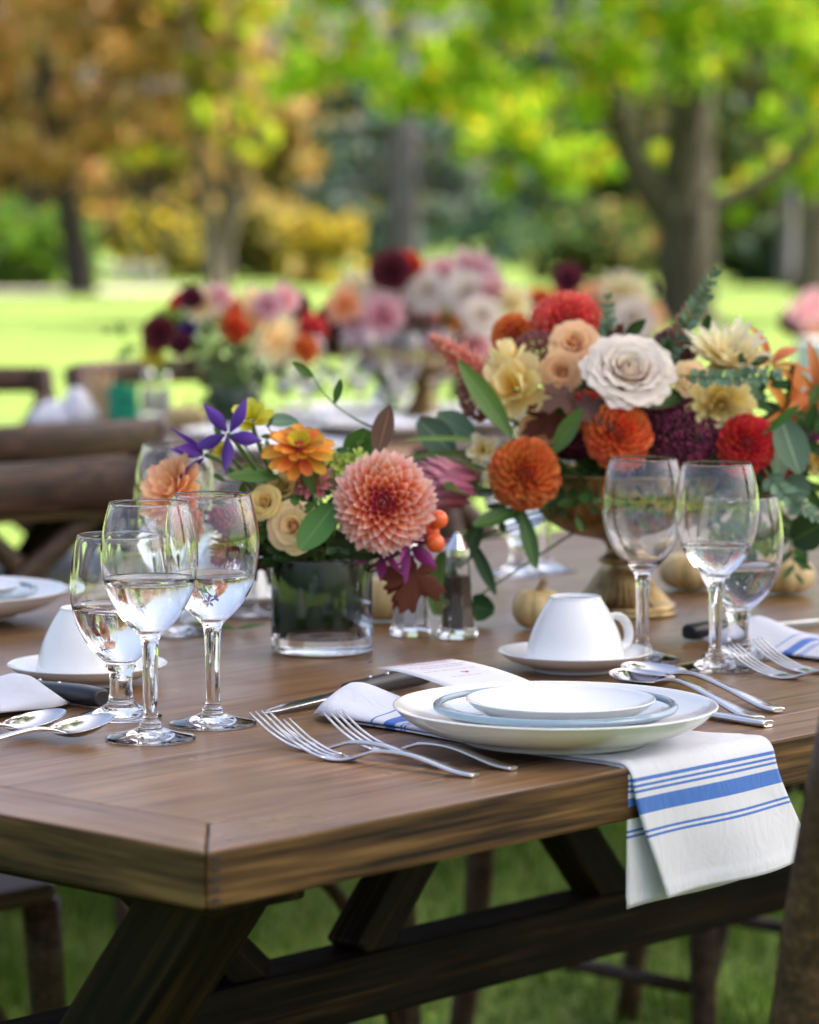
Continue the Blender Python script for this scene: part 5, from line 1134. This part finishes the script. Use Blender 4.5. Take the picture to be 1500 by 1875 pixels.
# ------------------------------------------------------------------ farther table settings
def far_bloom(label, px, py, D, rp, parts_, ax, grp, target):
    rr_ = max(max(M.translation.length for _, M in parts_), pxm(rp, D) * .22); mt_ = parts_[0][0].materials[0]
    v, f = lathe([(rr_ * math.sin(math.pi * i / 6), -rr_ * .8 * math.cos(math.pi * i / 6)) for i in range(7)], 10)
    t = thing('blossom', label, 'flower', facing(at(px, py, D), ax), grp); ob('petals', joined('petals', parts_ + [(mesh('core', v, f, mt_, [(.5, .3)] * len(v)), Matrix.Identity(4))]), t); stem_to(t, target); return t
def farB(kind, r, seed):
    g_ = random.Random(seed)
    if kind in ('or', 'red', 'cor', 'orr'): return dahlia(r, 60, {'or': U_or, 'red': U_red, 'cor': U_cor, 'orr': U_orr}[kind], None, R(120), .8, .4, g_, widk=1.5)
    if kind == 'cream': return dahlia(r, 44, U_cream, None, R(105), .5, .1, g_)
    if kind == 'peach': return dahlia(r, 40, U_peach, None, R(105), .5, .1, g_)
    if kind == 'pink': return dahlia(r, 36, U_bp, None, R(100), .7, .1, g_)
    if kind == 'white': return rose(r, P_white, 6, .04, .16, .8, g_)
    if kind == 'purple': return dahlia(r, 24, U_clem, None, R(100), .5, .1, g_)
    if kind == 'burg': return dahlia(r, 40, U_bg, None, R(120), .8, .3, g_, widk=1.4)
    if kind == 'yel': return dahlia(r, 24, U_yel, None, R(100), .5, .1, g_)
    if kind == 'lime': return dahlia(r, 24, U_lime, None, R(100), .5, .1, g_)
U_bp = petal(1, .40, P_bpink, 'blade', .25, .1); U_bg = petal(1, .36, petalm('burgundy petal', (.05, .004, .012), (.13, .012, .025), (.2, .03, .05)), 'spoon', .4, .05)
names = {'or': 'orange ball', 'red': 'red ball', 'cor': 'coral', 'orr': 'orange red', 'cream': 'cream', 'peach': 'peach', 'pink': 'dusty pink', 'white': 'blush white', 'purple': 'violet', 'burg': 'burgundy', 'yel': 'yellow', 'lime': 'lime green'}
def far_bouquet(where, D, spec, target, greens, box):
    cnt = {}
    for px, py, rp, kind in spec:
        cnt[kind] = cnt.get(kind, 0) + 1
        far_bloom('blurred %s blossom in the %s' % (names[kind], where), px, py, D + (px % 7 - 3) * .018, rp, farB(kind, pxm(rp * 1.35, D), px), (((px - box[0]) / 300), -.9, .35), 'blossoms in the ' + where + ' ' + kind, target)
    for k in range(greens):
        g_ = random.Random(k + int(D * 100)); c = at(g_.gauss(box[0], box[2]), g_.gauss(box[1], box[3]), D + .06 + g_.uniform(-.06, .05)); b = c.lerp(Vector(target), .5)
        sprig('blurred leaf sprig among the ' + where, [b, c, c + (c - Vector(target)) * .2], (G_dark, G_mid, G_burg, G_light)[k % 4], 5, .05, .45, target, 'leaf sprigs among the ' + where, seed=k)
pA = on(430, 800); vA = thing('glass_vase', 'blurred glass vase on the farther table behind the goblets', 'vase', Matrix.Translation(pA)); ob('glass_body', vs.children[0].data, vA); ob('leaf_lining', vs.children[1].data, vA)
DA = pA.y
far_bouquet('low vase bouquet on the farther table', DA, [(335, 560, 22, 'red'), (372, 558, 32, 'cream'), (412, 566, 26, 'peach'), (320, 590, 20, 'lime'), (347, 603, 20, 'purple'), (446, 578, 22, 'orr'), (490, 560, 26, 'pink'), (520, 548, 24, 'pink'), (508, 625, 46, 'cream'), (572, 600, 22, 'cor'), (560, 640, 20, 'or'), (290, 610, 26, 'burg'), (285, 650, 22, 'yel'), (545, 580, 22, 'lime'), (470, 575, 20, 'peach'), (300, 585, 18, 'lime'), (430, 600, 22, 'orr'), (400, 545, 22, 'pink'), (350, 545, 18, 'burg'), (545, 560, 22, 'burg'), (330, 630, 18, 'burg'), (460, 545, 20, 'cream')], pA + Vector((0, 0, .06)), 10, (420, 650, 70, 30))
pB = on(775, 775); cB = dup(cb, Matrix.Translation(pB), 'blurred brass pedestal bowl on the farther table'); DB = pB.y
far_bouquet('tall pink bouquet on the farther table', DB, [(655, 535, 36, 'cream'), (690, 550, 30, 'white'), (630, 560, 28, 'peach'), (715, 495, 30, 'burg'), (745, 490, 24, 'red'), (700, 580, 38, 'pink'), (740, 560, 40, 'pink'), (660, 600, 34, 'pink'), (720, 620, 38, 'pink'), (775, 600, 34, 'pink'), (690, 640, 30, 'pink'), (810, 510, 34, 'pink'), (865, 505, 42, 'pink'), (850, 545, 34, 'white'), (905, 540, 30, 'pink'), (780, 540, 30, 'white'), (825, 585, 32, 'peach'), (830, 555, 22, 'yel'), (940, 555, 32, 'cream'), (875, 585, 28, 'white'), (620, 620, 30, 'burg'), (600, 590, 26, 'burg'), (755, 650, 30, 'pink'), (800, 640, 26, 'pink'), (870, 630, 30, 'pink'), (575, 610, 22, 'cor')], pB + Vector((0, 0, .11)), 26, (770, 675, 90, 35))
pC = on(1120, 735); cC = dup(cb, Matrix.Translation(pC), 'blurred brass pedestal bowl farthest back behind the bouquet'); DCc = pC.y
far_bouquet('orange and cream bouquet behind the near one', DCc, [(1143, 545, 44, 'cream'), (1060, 570, 30, 'or'), (1095, 545, 26, 'peach'), (1035, 555, 26, 'or'), (985, 560, 26, 'orr'), (1040, 510, 22, 'burg'), (1155, 590, 30, 'white'), (1190, 580, 24, 'peach')], pC + Vector((0, 0, .11)), 14, (1100, 590, 60, 30))
# far tableware
def folded(label, pos, r, h):
    v, f = lathe([(0, 0), (r, 0), (r * .9, h * .3), (r * .45, h * .8), (r * .15, h), (0, h)], 24); v = [(x * (1 + .12 * math.sin(5 * math.atan2(y, x) + z * 40)), y * (1 + .12 * math.sin(5 * math.atan2(y, x) + z * 40)), z) for x, y, z in v]
    tag(ob('napkin', mesh('napkin', v, f, M_nap2, [(0, .3)] * len(v)), None, pos), label, 'napkin', 'linen napkins')
GF = 'stemmed glasses on the farther table'
for k, (px, py) in enumerate(((392, 775), (455, 790), (520, 780), (560, 800), (612, 770), (480, 770), (660, 785), (735, 790), (800, 780))):
    glass('wine', on(px, py), 'blurred wine glass before the low vase bouquet on the farther table', None, GF)
glass('goblet', on(905, 760), 'blurred goblet right of the tall pink bouquet', None, GF)
for k, (px, py, lab) in enumerate(((640, 768, 'on the farther table centre'), (830, 770, 'on the farther table right'), (110, 850, 'on the farther table behind the chair rail'), (20, 845, 'on the farther table at the left edge'), (520, 840, 'on the farther table behind the zinnia'))):
    tag(ob('dinner_plate', ME_dinner, None, on(px, py)), 'blurred white plate ' + lab, 'plate', 'stacked plates')
for k, (px, py, lab) in enumerate(((705, 800, 'behind the tan pointed leaf'), (590, 790, 'under the thin arching sprig'), (460, 815, 'behind the yellow blossom'), (180, 838, 'nearest the chair rail'), (900, 790, 'below the peach plume'))):
    p = on(px, py); tag(ob('dinner_plate', ME_dinner, None, p), 'blurred white plate on the farther table ' + lab, 'plate', 'stacked plates')
    folded('blurred folded napkin on the farther table plate ' + lab, p + Vector((0, 0, .0075)), .06, .035)
cup(on(715, 757), R(20), 'on the farther table below the pink bouquet')
pumpkin(on(340, 790), .040, .052, 'blurred pale pumpkin on the farther table by the chair rail')
M_teal = mat('teal green bag', (.0, .30, .17), .6); M_tanp = mat('tan paper bag', (.55, .36, .20), .8)
def bag(name, label, pos, wx, wy, h, m, tie):
    t = thing(name, label, 'bag', Matrix.Translation(pos) @ RZ(.4))
    n_, k_ = 28, 9; v, f = [], []
    for j in range(k_ + 1):
        q = j / k_; pin = 1 - tie * math.exp(-((q - .72) / .1) ** 2)
        for i in range(n_):
            a = 2 * math.pi * i / n_; c, s_ = math.cos(a), math.sin(a); rx = wx * (abs(c) ** .6) * math.copysign(1, c) * pin; ry = wy * (abs(s_) ** .6) * math.copysign(1, s_) * pin
            wob = 1 + .05 * math.sin(a * 7 + j); v.append((rx * wob, ry * wob, h * q + (.006 * math.sin(a * 5) if j == k_ else 0)))
    for j in range(k_):
        for i in range(n_): f.append((j * n_ + i, j * n_ + (i + 1) % n_, (j + 1) * n_ + (i + 1) % n_, (j + 1) * n_ + i))
    f.append(tuple(range(n_))[::-1]); o = ob('bag_body', mesh('bag_body', v, f, m), t)
    ob('tie', mesh('tie', *[q for q in lathe([(wx * (1 - tie) * 1.05 + .003 * math.cos(a), h * .72 + .003 * math.sin(a)) for a in [i * math.pi / 3 for i in range(7)]], 20)], m), t)
bag('gift_bag', 'teal green gift bag on the farther table', on(226, 775), .028, .022, .075, M_teal, .05)
bag('gift_bag', 'tan paper gift bag beside the teal one', on(183, 772), .026, .02, .095, M_tanp, .05)
for px, py, lab in ((272, 765, 'clear glass shaker right of the teal bag'), (300, 768, 'second clear glass shaker right of the teal bag')): shaker(on(px, py), 'blurred ' + lab, M_salt)
folded('blurred peaked white napkin left of the tan bag', on(140, 775), .045, .07); folded('blurred low white napkin on farther table at left', on(95, 775), .05, .045)
# third table with white cloth at the right edge
t = thing('clothed_table', 'distant table under a white cloth at the right edge', 'table', Matrix.Translation((1.62, 10.2, 0)) @ RZ(.75))
ob('tablecloth', prism('tablecloth', [(-.1, -.4), (1.6, -.4), (1.6, .5), (-.1, .5)], .42, .77, M_cush, .02), t)
for x, y in ((0, -.3), (1.5, -.3), (0, .4), (1.5, .4)): ob('leg', boxmesh('leg', .06, .06, .42, M_wooddark), t, (x, y, .21))
pD = Vector((1.26, 10.55, .77)); tv = thing('glass_vase', 'distant vase on the white clothed table', 'vase', Matrix.Translation(pD)); ob('glass_body', vs.children[0].data, tv); ob('leaf_lining', vs.children[1].data, tv)
far_bouquet('distant pink bouquet at the right edge', 10.5, [(1470, 575, 24, 'pink'), (1492, 560, 26, 'pink'), (1450, 590, 20, 'burg'), (1495, 595, 24, 'peach')], pD + Vector((0, 0, .06)), 6, (1480, 600, 20, 10))
